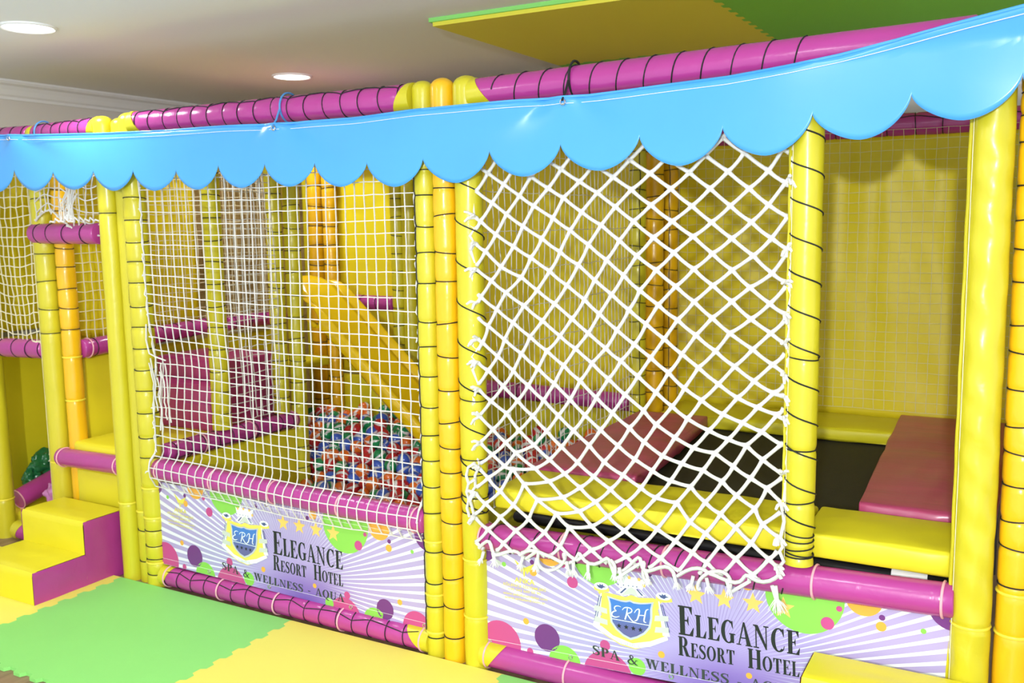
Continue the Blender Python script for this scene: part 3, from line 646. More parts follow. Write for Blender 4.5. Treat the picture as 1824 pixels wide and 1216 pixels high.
# big rope net: knots as measured (i, j, x mm, z mm)
ROPE="""-10,1,-1768,2071 -10,2,-1816,2012 -9,1,-1707,2030 -9,2,-1754,1970 -9,3,-1802,1910 -9,4,-1849,1850 -8,0,-1597,2050 -8,1,-1645,1989 -8,2,-1693,1928 -8,3,-1740,1868 -8,4,-1787,1807 -8,5,-1834,1747 -7,-1,-1485,2071 -7,0,-1535,2010 -7,1,-1583,1949 -7,2,-1631,1887 -7,3,-1678,1826 -7,4,-1725,1765 -7,5,-1772,1704 -7,6,-1818,1643 -6,-1,-1420,2030 -6,0,-1471,1970 -6,1,-1520,1909 -6,2,-1568,1847 -6,3,-1615,1785 -6,4,-1662,1723 -6,5,-1708,1661 -6,6,-1754,1600 -6,7,-1801,1539 -6,8,-1847,1479 -5,-2,-1293,2039 -5,-1,-1352,1986 -5,0,-1406,1929 -5,1,-1457,1869 -5,2,-1505,1807 -5,3,-1552,1744 -5,4,-1605,1683 -5,5,-1647,1614 -5,6,-1689,1556 -5,7,-1735,1496 -5,8,-1782,1437 -5,9,-1824,1379 -5,10,-1845,1321 -4,-3,-1167,2044 -4,-2,-1224,1992 -4,-1,-1283,1940 -4,0,-1340,1886 -4,1,-1392,1827 -4,2,-1441,1766 -4,3,-1497,1709 -4,4,-1541,1641 -4,5,-1578,1572 -4,6,-1628,1501 -4,7,-1669,1453 -4,8,-1716,1395 -4,9,-1755,1337 -4,10,-1776,1277 -4,11,-1813,1218 -4,12,-1860,1160 -3,-4,-1047,2049 -3,-3,-1101,1997 -3,-2,-1157,1945 -3,-1,-1215,1894 -3,0,-1272,1841 -3,1,-1326,1784 -3,2,-1386,1733 -3,3,-1425,1667 -3,4,-1468,1599 -3,5,-1511,1534 -3,6,-1548,1467 -3,7,-1610,1413 -3,8,-1650,1352 -3,9,-1686,1293 -3,10,-1709,1232 -3,11,-1751,1173 -3,12,-1799,1115 -3,13,-1847,1057 -2,-5,-926,2050 -2,-4,-980,1999 -2,-3,-1035,1949 -2,-2,-1091,1897 -2,-1,-1147,1846 -2,0,-1205,1794 -2,1,-1262,1746 -2,2,-1319,1685 -2,3,-1361,1625 -2,4,-1399,1554 -2,5,-1438,1489 -2,6,-1486,1423 -2,7,-1538,1369 -2,8,-1583,1308 -2,9,-1618,1247 -2,10,-1646,1186 -2,11,-1687,1134 -2,12,-1738,1069 -2,13,-1788,1011 -2,14,-1837,953 -1,-6,-806,2052 -1,-5,-859,2000 -1,-4,-913,1949 -1,-3,-968,1899 -1,-2,-1024,1849 -1,-1,-1078,1801 -1,0,-1140,1752 -1,1,-1196,1699 -1,2,-1247,1641 -1,3,-1294,1578 -1,4,-1332,1511 -1,5,-1374,1442 -1,6,-1420,1379 -1,7,-1467,1319 -1,8,-1517,1262 -1,9,-1551,1201 -1,10,-1584,1139 -1,11,-1627,1082 -1,12,-1680,1023 -1,13,-1730,965 -1,14,-1782,908 -1,15,-1836,852 0,-7,-691,2059 0,-6,-742,2004 0,-5,-794,1951 0,-4,-847,1899 0,-3,-902,1849 0,-2,-952,1799 0,-1,-1011,1751 0,0,-1075,1702 0,1,-1133,1652 0,2,-1182,1591 0,3,-1229,1528 0,4,-1273,1461 0,5,-1310,1396 0,6,-1356,1330 0,7,-1402,1269 0,8,-1453,1216 0,9,-1487,1153 0,10,-1525,1091 0,11,-1569,1034 0,12,-1615,984 0,13,-1675,920 0,14,-1730,866 0,15,-1789,815 0,16,-1849,767 1,-8,-578,2070 1,-7,-628,2014 1,-6,-678,1958 1,-5,-730,1904 1,-4,-782,1851 1,-3,-831,1797 1,-2,-887,1748 1,-1,-944,1696 1,0,-1007,1650 1,1,-1067,1600 1,2,-1122,1542 1,3,-1168,1479 1,4,-1211,1415 1,5,-1255,1350 1,6,-1296,1284 1,7,-1345,1229 1,8,-1390,1169 1,9,-1425,1104 1,10,-1467,1043 1,11,-1511,984 1,12,-1567,926 1,13,-1623,877 1,14,-1680,827 1,15,-1740,780 1,16,-1798,733 1,17,-1854,684 2,-8,-516,2027 2,-7,-565,1970 2,-6,-616,1914 2,-5,-667,1858 2,-4,-708,1794 2,-3,-765,1744 2,-2,-823,1694 2,-1,-882,1645 2,0,-940,1602 2,1,-1000,1552 2,2,-1057,1497 2,3,-1112,1431 2,4,-1150,1367 2,5,-1193,1299 2,6,-1233,1236 2,7,-1285,1183 2,8,-1329,1120 2,9,-1366,1053 2,10,-1411,994 2,11,-1458,934 2,12,-1509,879 2,13,-1583,844 2,14,-1627,791 2,15,-1686,745 2,16,-1742,697 2,17,-1796,645 2,18,-1848,591 3,-7,-504,1926 3,-6,-554,1870 3,-5,-605,1814 3,-4,-657,1758 3,-3,-706,1694 3,-2,-757,1644 3,-1,-818,1595 3,0,-878,1549 3,1,-936,1501 3,2,-992,1446 3,3,-1049,1386 3,4,-1091,1323 3,5,-1133,1254 3,6,-1181,1197 3,7,-1226,1133 3,8,-1270,1067 3,9,-1310,1004 3,10,-1354,947 3,11,-1402,884 3,12,-1449,833 3,13,-1504,796 3,14,-1594,786 3,15,-1628,707 3,16,-1683,658 3,17,-1736,605 3,18,-1788,550 3,19,-1838,494 4,-5,-545,1770 4,-4,-596,1714 4,-3,-649,1658 4,-2,-695,1595 4,-1,-749,1543 4,0,-814,1499 4,1,-874,1451 4,2,-932,1399 4,3,-985,1340 4,4,-1030,1277 4,5,-1077,1213 4,6,-1123,1149 4,7,-1168,1084 4,8,-1211,1020 4,9,-1253,959 4,10,-1295,902 4,11,-1340,837 4,12,-1389,791 4,13,-1443,760 4,14,-1539,742 4,15,-1568,668 4,16,-1623,617 4,17,-1676,563 4,18,-1727,508 4,19,-1776,451 5,-4,-537,1670 5,-3,-589,1614 5,-2,-643,1559 5,-1,-690,1491 5,0,-757,1447 5,1,-812,1403 5,2,-873,1350 5,3,-924,1294 5,4,-971,1231 5,5,-1017,1168 5,6,-1060,1100 5,7,-1102,1037 5,8,-1150,975 5,9,-1190,912 5,10,-1240,851 5,11,-1279,795 5,12,-1324,754 5,13,-1383,715 5,14,-1478,697 5,15,-1507,627 5,16,-1561,576 5,17,-1613,522 5,18,-1664,466 5,19,-1714,410 6,-3,-531,1570 6,-2,-585,1515 6,-1,-641,1461 6,0,-695,1400 6,1,-752,1351 6,2,-817,1305 6,3,-861,1247 6,4,-917,1191 6,5,-964,1121 6,6,-1004,1059 6,7,-1057,995 6,8,-1098,934 6,9,-1129,872 6,10,-1171,814 6,11,-1212,762 6,12,-1260,716 6,13,-1315,679 6,14,-1400,661 6,15,-1445,588 6,16,-1499,536 6,17,-1551,482 6,18,-1601,426 7,-2,-528,1472 7,-1,-582,1418 7,0,-637,1364 7,1,-691,1311 7,2,-746,1258 7,3,-801,1202 7,4,-852,1143 7,5,-907,1087 7,6,-952,1024 7,7,-992,959 7,8,-1033,894 7,9,-1068,841 7,10,-1104,781 7,11,-1150,728 7,12,-1209,678 7,13,-1266,636 7,14,-1351,621 7,15,-1385,548 7,16,-1438,497 7,17,-1489,442 8,-1,-523,1375 8,0,-576,1321 8,1,-630,1268 8,2,-685,1215 8,3,-741,1160 8,4,-791,1104 8,5,-837,1048 8,6,-881,992 8,7,-931,931 8,8,-968,876 8,9,-1006,814 8,10,-1050,756 8,11,-1101,693 8,12,-1147,639 8,13,-1205,594 8,14,-1267,554 8,15,-1325,508 8,16,-1378,456 8,17,-1429,401 9,0,-515,1278 9,1,-569,1225 9,2,-625,1174 9,3,-680,1128 9,4,-728,1080 9,5,-774,1027 9,6,-818,970 9,7,-861,921 9,8,-899,861 9,9,-939,802 9,10,-979,748 9,11,-1035,661 9,12,-1085,601 9,13,-1142,551 9,14,-1206,512 9,15,-1265,467 9,16,-1319,415 10,1,-508,1184 10,2,-567,1150 10,3,-619,1115 10,4,-667,1063 10,5,-713,1005 10,6,-761,956 10,7,-802,885 10,8,-837,832 10,9,-887,760 10,10,-930,695 10,11,-974,629 10,12,-1022,565 10,13,-1078,509 10,14,-1143,467 10,15,-1205,425 11,2,-510,1139 11,3,-559,1087 11,4,-607,1030 11,5,-654,971 11,6,-710,917 11,7,-746,854 11,8,-789,793 11,9,-834,732 11,10,-876,668 11,11,-917,600 11,12,-961,532 11,13,-1012,469 11,14,-1076,421 12,4,-547,990 12,5,-594,933 12,6,-641,875 12,7,-695,829 12,8,-727,763 12,9,-782,699 12,10,-828,638 12,11,-870,575 12,12,-909,506 12,13,-951,436 13,5,-535,892 13,6,-583,835 13,7,-632,777 13,8,-700,721 13,9,-729,661 13,10,-777,602 13,11,-824,543 13,12,-867,481 13,13,-906,413 14,6,-525,794 14,7,-575,736 14,8,-624,678 14,9,-674,620 14,10,-722,561 14,11,-771,503 14,12,-819,445 15,7,-518,694 15,8,-567,635 15,9,-617,577 15,10,-665,519 15,11,-714,461 15,12,-763,403 16,8,-509,593 16,9,-558,535 16,10,-607,477 16,11,-655,419 17,10,-547,434"""
def rope_net():
    t=thing('rope_net','thick white diamond-mesh rope net stretched between the two posts in front of the trampoline','rope net',(-1.17,-.03,.45))
    K={}
    for s in ROPE.split():
        i,j,x,z=map(int,s.split(',')); K[i,j]=Vector((x/1000,-.026+.010*nz((x*.004,z*.004,0),1),z/1000))
    XL,XR=-1.728,-.648
    zlow=lambda x:.485+.065*(x+1.73)/1.1
    g=G(); R=.0062; rr=random.Random(3)
    def inside(p): return XL<=p.x<=XR and zlow(p.x)<=p.z<2.0
    def bend(p):  # drape over the trampoline pad and the rail
        zr=.508+.031*(p.x+1.735)
        y=p.y-.045*min(1,max(0,(.80-p.z)/.14))
        return Vector((p.x,y,p.z))
    ends=[]
    for (i,j),p in K.items():
        for di,dj in ((1,0),(0,1)):
            q=K.get((i+di,j+dj))
            if q is None: continue
            a,b=inside(p),inside(q)
            if not(a or b): continue
            A,B=p,q
            if not(a and b):
                lo,hi=(p,q) if a else (q,p)
                s0,s1=0.,1.
                for _ in range(18):
                    mth=(s0+s1)/2
                    if inside(lo.lerp(hi,mth)): s0=mth
                    else: s1=mth
                cpt=lo.lerp(hi,s0)
                if (cpt-lo).length<.008: continue
                A,B=lo,cpt; ends.append(cpt)
            d=B-A; L=d.length; n=6; pts=[];rs=[]
            sag=Vector((rr.uniform(-.002,.002),rr.uniform(-.002,.002),-.0025-.03*max(0,.72-(A.z+B.z)/2)*.3))
            for k in range(n+1):
                f=k/n; e=min(f,1-f)
                pts.append(bend(A+d*f+sag*4*f*(1-f))); rs.append(R*(1+.38*math.exp(-(e*L/.010)**2)))
            g.tube(pts,rs,7)
    g.build('mesh',WHT,t,flatten=180)
    # border cords down both posts with hitches
    for X,sg in ((XL,-1),(XR,1)):
        es=sorted([e for e in ends if abs(e.x-X)<.01],key=lambda e:-e.z)
        g=G(); pts=[]
        for e in es:
            b=bend(e); pts+=[b+Vector((sg*.006,0,0)),b+Vector((sg*(.012+.010*rr.random()),-.012,-.025))]
        if len(pts)>2: g.tube(pts,.006,6)
        for e in [e for e in es if e.z<1.80][::2]:
            b=bend(e); 
            for q in range(4):
                v=Vector((sg*rr.uniform(-.01,.035),-.02-rr.random()*.015,rr.uniform(-.03,.02)))
                g.tube([b,b+v*.6+Vector((0,-.006,.006)),b+v],[.0065,.0055,.004],5)
        if X==XL:
            for zz in (.78,.72,.66):
                b=Vector((X-.03,-.065,zz)); g.tube([b+Vector((.03,0,.02)),b,b+Vector((-.006,-.004,-.03)),b+Vector((.006,-.006,-.062))],.0055,5)
        g.build('edge_cord',WHT,t)
    # slack foot rope and frayed tails over the rail
    g=G(); n=90; pts=[]
    for k in range(n+1):
        f=k/n; x=XL+.02+(XR-XL-.0)*f; z=zlow(x)+.006+.022*math.sin(f*47)*math.sin(f*13+1)+.012*math.sin(f*71)
        pts.append((x+.012*math.sin(f*60),-.082-.006*math.sin(f*33),z))
    g.tube(pts,.0065,6)
    for k in range(3):
        f0=.2+.28*k; n=30; pts=[]
        for q in range(n+1):
            f=q/n; x=XL+(XR-XL)*(f0+.16*f); pts.append((x+.02*math.sin(f*11+k),-.086-.006*math.sin(f*7),zlow(x)-.012+.034*math.sin(f*9+k*2)))
        g.tube(pts,.006,6)
    g.build('foot_rope',WHT,t)
    for f in (.04,.075,.19,.24,.345,.37,.42,.50,.525,.61,.70,.76,.80,.86,.99,1.0):
        g=G(); x=XL+(XR-XL)*f; z=zlow(x)-.004; L=.05 if f<.95 else .085; b=Vector((x,-.088,z))
        dr=Vector((rr.uniform(-.45,.45),-.08,-1)).normalized()
        g.tube([b,b+dr*L*.5],[.0065,.006],6)
        c=b+dr*L*.45
        for q in range(16):
            v=(dr+Vector((rr.uniform(-.7,.7),rr.uniform(-.5,.2),rr.uniform(-.4,.5)))).normalized()*L*.55*rr.uniform(.6,1.1)
            g.tube([c,c+v*.6,c+v+Vector((rr.uniform(-.004,.004),0,-.004))],[.0022,.0018,.0008],4)
        g.build('frayed_tail',WHT,t)
rope_net()

# ---------------------------------------------------------------- blue scalloped valance
VT=[(-5.1,2.118),(-4.368,2.107),(-3.947,2.085),(-3.563,2.068),(-3.209,2.058),(-2.868,2.055),(-2.583,2.046),(-2.2,2.044),(-1.948,2.054),(-1.737,2.054),(-1.582,2.054),(-1.344,2.05),(-1.176,2.053),(-.992,2.062),(-.819,2.068),(-.656,2.082),(-.502,2.1),(-.357,2.121),(-.22,2.143),(-.06,2.166),(.12,2.19)]
CU=[(-5.09,1.95),(-4.82,1.948),(-4.52,1.945),(-4.246,1.943),(-3.97,1.921),(-3.68,1.912),(-3.41,1.904),(-3.145,1.893),(-2.905,1.906),(-2.65,1.899),(-2.405,1.892),(-2.163,1.881),(-1.914,1.884),(-1.637,1.897),(-1.362,1.903),(-1.094,1.913),(-.831,1.922),(-.573,1.945),(-.315,1.976),(-.055,2.005),(.12,2.03)]
LO=[1.85,1.845,1.838,1.836,1.833,1.819,1.811,1.808,1.807,1.804,1.796,1.788,1.793,1.804,1.812,1.816,1.834,1.865,1.899,1.915]
def interp(T,x):
    for a,b in zip(T,T[1:]):
        if a[0]<=x<=b[0]: f=(x-a[0])/(b[0]-a[0]); return a[1]+(b[1]-a[1])*f
    return T[-1][1] if x>T[-1][0] else T[0][1]
def valance():
    t=thing('valance','long sky-blue vinyl valance with scalloped lower edge along the front top rail','valance',(-2.5,-.065,1.8))
    TIES=[-4.24,-2.585,-1.345]
    xs=[]
    for (a,b) in zip(CU,CU[1:]):
        n=30
        for k in range(n): xs.append(a[0]+(b[0]-a[0])*.5*(1-math.cos(PI*k/n)))
    xs.append(CU[-1][0])
    def bot(x):
        for k,(a,b) in enumerate(zip(CU,CU[1:])):
            if a[0]<=x<=b[0]:
                c=(a[0]+b[0])/2; h=(b[0]-a[0])/2; q=(x-c)/h; e=max(0,1-abs(q)**1.75)**.62
                zc=a[1]+(b[1]-a[1])*(x-a[0])/(b[0]-a[0]); return zc-(zc-LO[k])*e
        return CU[-1][1]
    nv=14; vs=[]
    for j in range(nv+1):
        for x in xs:
            zt=interp(VT,x); zb=bot(x); v=j/nv; z=zb+(zt-zb)*v
            s=zt-z
            y=-.083+.030*s*math.sin(x*3.1+1)+.014*nz((x*1.6,z*1.2,0),1)
            for q in TIES:   # gathers radiating from the ties
                d=x-q; w=.05+.9*s
                k=math.exp(-(d/w)**2)-.8*math.exp(-((abs(d)-w*1.5)/w)**2)
                y+=-.016*k*math.exp(-s/.12)
            if x>-.7: y-=.045*((x+.7)/.8)**2-.010*nz((x*3,z*3,3),1)*min(1,(x+.7)*2)
            y-=.035*max(0,z-2.10)/.07 if z>2.10 else 0
            vs.append((x,y,z))
    N=len(xs); g=G(); g.add(vs,[(j*N+i,j*N+i+1,(j+1)*N+i+1,(j+1)*N+i) for j in range(nv) for i in range(N-1)])
    g.build('curtain',BLUE,t,solid=.0022)
    top=vs[nv*N:]; g=G(); g.tube([(p[0],p[1],p[2]-.001) for p in top[::4]],.0042,6); g.build('hem',BLUE,t)
    g=G(); g.tube([(p[0],p[1]-.0045,p[2]-.022) for p in vs[nv*N::5]],.0011,4); g.build('hem_stitching',TRIM,t)
    for q in TIES:
        z=interp(VT,q)-.018; yy=min(vs[nv*N:],key=lambda p:abs(p[0]-q))[1]-.004
        g=G(); g.ring((q,yy,z),(0,1,0),.0085,.003,16,6); g.build('eyelet',MTL,t)
        m=BLKC if q>-1.5 else BST
        zr=interp([(-5.1,2.135),(-3.7,2.11),(-.1,2.12)],q)
        yr=.09 if q<-3.7 else 0.; R0=.0575
        g=G(); g.ring((q-.004,yr,zr),(1,.1,0),R0,.0042,26,6,tilt=.004); g.tube([(q,yy-.004,z+.006),(q-.003,(yy+yr-R0)/2,(z+zr-.02)/2),(q-.004,yr-R0*.98,zr-.010)],.0042,6); g.build('tie',m,t)
valance()
# ---------------------------------------------------------------- banners
INK=mat('black_ink',(.018,.017,.020),.35); DGY=mat('charcoal_ink',(.045,.05,.05),.35)
DOT={'m':mat('magenta_ink',(.56,.07,.26),.32),'p':mat('purple_ink',(.17,.035,.22),.32),'o':mat('orange_ink',(.86,.42,.06),.32),'g':mat('green_ink',(.26,.62,.09),.32)}
GOLD=mat('gold_star_ink',(.92,.58,.14),.35); CYEL=mat('crest_yellow_ink',(.88,.74,.12),.35); CWH=mat('crest_white_ink',(.86,.90,.91),.35); CGR=mat('crest_grey_ink',(.55,.57,.64),.35); CNV=mat('crest_navy_ink',(.07,.09,.24),.35); TEXY=mat('pale_yellow_ink',(.82,.72,.10),.35); CHOL=mat('crest_silver_ink',(.62,.64,.58),.35)
def shield_mat():
    m=mat('crest_blue_ink',(.05,.15,.5),.35); nt=m.node_tree; b=nt.nodes['Principled BSDF']
    uv=nt.nodes.new('ShaderNodeUVMap'); uv.uv_map='design'; sp=nt.nodes.new('ShaderNodeSeparateXYZ'); nt.links.new(uv.outputs[0],sp.inputs[0])
    mr=nt.nodes.new('ShaderNodeMapRange'); mr.inputs[1].default_value=.12; mr.inputs[2].default_value=.262; nt.links.new(sp.outputs[1],mr.inputs[0])
    r=nt.nodes.new('ShaderNodeValToRGB'); e=r.color_ramp.elements; e[0].color=(.13,.12,.32,1); e[1].color=(.06,.20,.60,1); e[0].position=.25; e[1].position=.8
    nt.links.new(mr.outputs[0],r.inputs[0]); nt.links.new(r.outputs[0],b.inputs['Base Color']); return m
SHB=shield_mat()
def banner_mat():
    m=mat('lavender_ray_print',(.5,.4,.7),.3,coat=.15); nt=m.node_tree; b=nt.nodes['Principled BSDF']; L=nt.links.new
    uv=nt.nodes.new('ShaderNodeUVMap'); uv.uv_map='design'; sp=nt.nodes.new('ShaderNodeSeparateXYZ'); L(uv.outputs[0],sp.inputs[0])
    def mth(op,a,b_=None,c=None):
        n=nt.nodes.new('ShaderNodeMath'); n.operation=op
        for i,x in enumerate((a,b_,c)):
            if x is None: continue
            if isinstance(x,(int,float)): n.inputs[i].default_value=x
            else: L(x,n.inputs[i])
        return n.outputs[0]
    du=mth('SUBTRACT',sp.outputs[0],.86); dv=mth('SUBTRACT',sp.outputs[1],.085)
    # rays bow a little with distance
    r=mth('SQRT',mth('ADD',mth('MULTIPLY',du,du),mth('MULTIPLY',dv,dv)))
    ang=mth('ADD',mth('ARCTAN2',dv,mth('ABSOLUTE',du)),mth('MULTIPLY',mth('SUBTRACT',r,.5),-.10))
    s=mth('SINE',mth('MULTIPLY',ang,128.))
    thr=mth('SUBTRACT',1.02,mth('MULTIPLY',mth('MINIMUM',r,.85),.92))
    st=nt.nodes.new('ShaderNodeMapRange'); st.interpolation_type='SMOOTHSTEP'; L(s,st.inputs[0]); L(mth('SUBTRACT',thr,.12),st.inputs[1]); L(mth('ADD',thr,.12),st.inputs[2])
    near=nt.nodes.new('ShaderNodeMapRange'); near.interpolation_type='SMOOTHSTEP'; L(r,near.inputs[0]); near.inputs[1].default_value=.14; near.inputs[2].default_value=.42
    white=mth('MULTIPLY',st.outputs[0],near.outputs[0])
    # deep violet pool at the lower centre
    dx=mth('SUBTRACT',sp.outputs[0],.93); dz=mth('MULTIPLY',mth('SUBTRACT',sp.outputs[1],-.02),1.9)
    rr_=mth('SQRT',mth('ADD',mth('MULTIPLY',dx,dx),mth('MULTIPLY',dz,dz)))
    ramp=nt.nodes.new('ShaderNodeValToRGB'); L(mth('MULTIPLY',rr_,1.6),ramp.inputs[0]); e=ramp.color_ramp.elements
    e[0].position=0; e[0].color=(.15,.065,.40,1); e[1].position=1; e[1].color=(.46,.38,.66,1)
    for p,c in ((.25,(.27,.16,.52,1)),(.55,(.45,.35,.68,1))): q=e.new(p); q.color=c
    # thin darker rays near the top centre
    s2=mth('SINE',mth('MULTIPLY',mth('ARCTAN2',dv,du),110.)); dk=nt.nodes.new('ShaderNodeMapRange'); L(s2,dk.inputs[0]); dk.inputs[1].default_value=.55; dk.inputs[2].default_value=.95
    up=nt.nodes.new('ShaderNodeMapRange'); L(sp.outputs[1],up.inputs[0]); up.inputs[1].default_value=.12; up.inputs[2].default_value=.2
    mx0=nt.nodes.new('ShaderNodeMix'); mx0.data_type='RGBA'; L(mth('MULTIPLY',mth('MULTIPLY',dk.outputs[0],up.outputs[0]),mth('SUBTRACT',.55,mth('MULTIPLY',near.outputs[0],.55))),mx0.inputs[0]); L(ramp.outputs[0],mx0.inputs[6]); mx0.inputs[7].default_value=(.22,.14,.45,1)
    mx=nt.nodes.new('ShaderNodeMix'); mx.data_type='RGBA'; L(white,mx.inputs[0]); L(mx0.outputs[2],mx.inputs[6]); mx.inputs[7].default_value=(.84,.87,.90,1)
    L(mx.outputs[2],b.inputs['Base Color']); return m
BAN=banner_mat()
DOTS=[('P',.003,.374,.054,'p'),('O',.28,.391,.053,'o'),('G',.474,.395,.102,'g'),(0,.09,.32,.009,'g'),(0,.208,.343,.009,'p'),(0,.211,.307,.015,'o'),(0,.332,.349,.010,'m'),(0,.367,.291,.021,'m'),(0,.17,.116,.012,'o'),(0,.058,.015,.086,'m'),(0,.254,.068,.051,'p'),(0,.182,.005,.013,'m'),(0,.321,-.012,.063,'g'),(0,.487,-.034,.093,'m'),(0,.482,.081,.019,'m'),(0,.598,.024,.031,'g'),(0,.687,.083,.012,'o'),(0,.655,.359,.009,'p'),(0,.986,.371,.021,'o'),(0,.955,.353,.009,'p'),(0,.983,.065,.010,'o'),(0,1.161,.357,.12,'g'),(0,1.264,.331,.009,'m'),(0,1.229,.28,.020,'m'),(0,1.386,.322,.009,'p'),(0,1.383,.294,.015,'o'),(0,1.499,.299,.008,'g'),(0,1.336,.373,.054,'o'),(0,1.581,.382,.070,'p'),(0,1.162,.059,.016,'m'),(0,1.359,.038,.043,'p'),(0,1.434,.082,.012,'o'),(0,1.306,-.027,.061,'g'),(0,1.148,-.035,.082,'m'),(0,1.063,.005,.023,'g'),(0,1.516,-.007,.068,'m'),(0,1.413,-.018,.011,'m')]
UW,VH=1.572,.392
def clip(poly,x0,x1,y0,y1):
    for ax,lim,sg in ((0,x0,1),(0,x1,-1),(1,y0,1),(1,y1,-1)):
        out=[]
        for a,b in zip(poly,poly[1:]+poly[:1]):
            ia=sg*(a[ax]-lim)>=0; ib=sg*(b[ax]-lim)>=0
            if ia: out.append(a)
            if ia!=ib:
                f=(lim-a[ax])/(b[ax]-a[ax]); out.append((a[0]+(b[0]-a[0])*f,a[1]+(b[1]-a[1])*f))
        poly=out
        if not poly: break
    return poly
# ---- letterforms: every glyph is a list of filled polygons, cap height 1
S_=.205; T_=.055
def R(x0,x1,y0,y1): return [(x0,y0),(x1,y0),(x1,y1),(x0,y1)]
def band(cx,cy,rx,ry,a0,a1,wx,wy,n=22):
    o=[];i=[]
    for k in range(n+1):
        a=math.radians(a0+(a1-a0)*k/n); o.append((cx+rx*math.cos(a),cy+ry*math.sin(a))); i.append((cx+(rx-wx)*math.cos(a),cy+(ry-wy)*math.sin(a)))
    return [[o[k],o[k+1],i[k+1],i[k]] for k in range(n)]
def ribbon(pts,ws,k=5):
    # smooth spine, varying width
    P=[Vector(p) for p in pts]; W=list(ws)
    for _ in range(2):
        Q=[P[0]];V=[W[0]]
        for a,b,c,d in zip(P,P[1:],W,W[1:]): Q+=[a*.75+b*.25,a*.25+b*.75]; V+=[c*.75+d*.25,c*.25+d*.75]
        P=Q+[P[-1]];W=V+[W[-1]]
    L=[];Rr=[]
    for i,p in enumerate(P):
        t=(P[min(i+1,len(P)-1)]-P[max(0,i-1)]); t=t.normalized() if t.length>1e-9 else Vector((1,0)); n=Vector((-t.y,t.x))*W[i]/2; L.append(p+n);Rr.append(p-n)
    return [[tuple(L[i]),tuple(L[i+1]),tuple(Rr[i+1]),tuple(Rr[i])] for i in range(len(P)-1)]
def stem(x,w=S_,s=.06): return [R(x,x+w,0,1),R(x-s,x+w+s,0,T_),R(x-s,x+w+s,1-T_,1)]
GL={}
GL['E']=(.66,stem(.09)+[R(.09,.60,1-T_,1),R(.09,.62,0,T_),R(.29,.45,.48,.48+T_),[(.60,1),(.60,.74),(.575,.74),(.46,.955)],[(.62,0),(.66,.30),(.635,.30),(.47,.045)],[(.45,.34),(.45,.68),(.43,.66),(.37,.51),(.43,.36)]])
GL['L']=(.62,stem(.09)+[R(.09,.58,0,T_),[(.58,0),(.62,.34),(.595,.34),(.43,.045)]])
GL['F']=GL['E']
GL['G']=(.76,band(.40,.5,.38,.515,55,305,S_*1.0,T_*1.1)+[R(.50,.69,.03,.42),R(.44,.76,.39,.44),[(.60,.985),(.635,1.0),(.65,.66),(.625,.66),(.52,.93)]])
GL['C']=(.72,band(.40,.5,.38,.515,52,312,S_*1.0,T_*1.1)+[[(.60,.985),(.65,1.0),(.66,.66),(.635,.66),(.52,.93)],[(.655,.13),(.69,.28),(.665,.29),(.60,.12)]])
GL['O']=(.80,band(.40,.5,.39,.515,0,360,S_*.98,T_*1.1,40))
GL['Q']=(.80,band(.40,.5,.39,.515,0,360,S_*.98,T_*1.1,40)+ribbon([(.36,.02),(.50,-.10),(.66,-.22),(.80,-.20)],[.10,.15,.12,.02]))
GL['A']=(.80,[[(.36,1.02),(.44,1.02),(.76,0),(.53,0)],[(.36,1.02),(.41,.90),(.15,0),(.09,0)],R(.20,.56,.30,.30+T_),R(0,.25,0,T_*.9),R(.46,.82,0,T_*.9)])
GL['N']=(.84,[R(.13,.19,0,1),R(.64,.70,0,1),[(.06,1),(.26,1),(.70,.10),(.70,-.02),(.64,-.02)],R(.02,.30,0,T_),R(.02,.20,1-T_,1),R(.54,.80,1-T_,1)])
GL['R']=(.78,stem(.09)+band(.36,.735,.27,.265,-90,90,S_*.95,T_*1.1)+[R(.25,.37,1-T_,1),R(.25,.37,.47,.47+T_),[(.33,.48),(.52,.48),(.74,0),(.52,0)],R(.52,.80,0,T_)])
GL['P']=(.66,stem(.09)+band(.36,.725,.28,.275,-90,90,S_*.95,T_*1.1)+[R(.25,.37,1-T_,1),R(.25,.37,.45,.45+T_)])
GL['S']=(.62,ribbon([(.54,.70),(.50,.90),(.34,.98),(.14,.90),(.10,.72),(.24,.58),(.44,.44),(.54,.28),(.46,.08),(.28,.01),(.12,.08),(.06,.28)],[.03,.06,.08,.12,.17,.2,.2,.17,.12,.08,.06,.03])+[[(.56,1.0),(.56,.66),(.535,.66),(.47,.93),(.53,.98)],[(.04,0),(.04,.34),(.065,.34),(.13,.07),(.07,.02)]])
GL['O2']=GL['O']
GL['T']=(.70,[R(.25,.25+S_,0,1),R(.15,.56,0,T_),R(.04,.67,1-T_,1),[(.02,1),(.04,.68),(.065,.68),(.18,.955)],[(.69,1),(.67,.68),(.645,.68),(.53,.955)]])
GL['H']=(.86,stem(.09)+stem(.57)+[R(.2,.6,.48,.48+T_)])
GL['W']=(1.08,[[(.06,1),(.28,1),(.46,.06),(.38,-.02),(.33,-.02)],[(.52,1),(.47,1),(.33,-.02),(.40,.04)],[(.44,1),(.66,1),(.83,.06),(.76,-.02),(.70,-.02)],[(1.0,1),(.95,1),(.70,-.02),(.78,.04)],R(0,.36,1-T_,1),R(.40,.74,1-T_,1),R(.86,1.08,1-T_,1)])
GL['U']=(.82,[R(.10,.10+S_,.3,1),R(.02,.38,1-T_,1),R(.62,.68,.3,1),R(.53,.78,1-T_,1)]+band(.39,.31,.29,.325,180,360,S_*.7,T_*1.6))
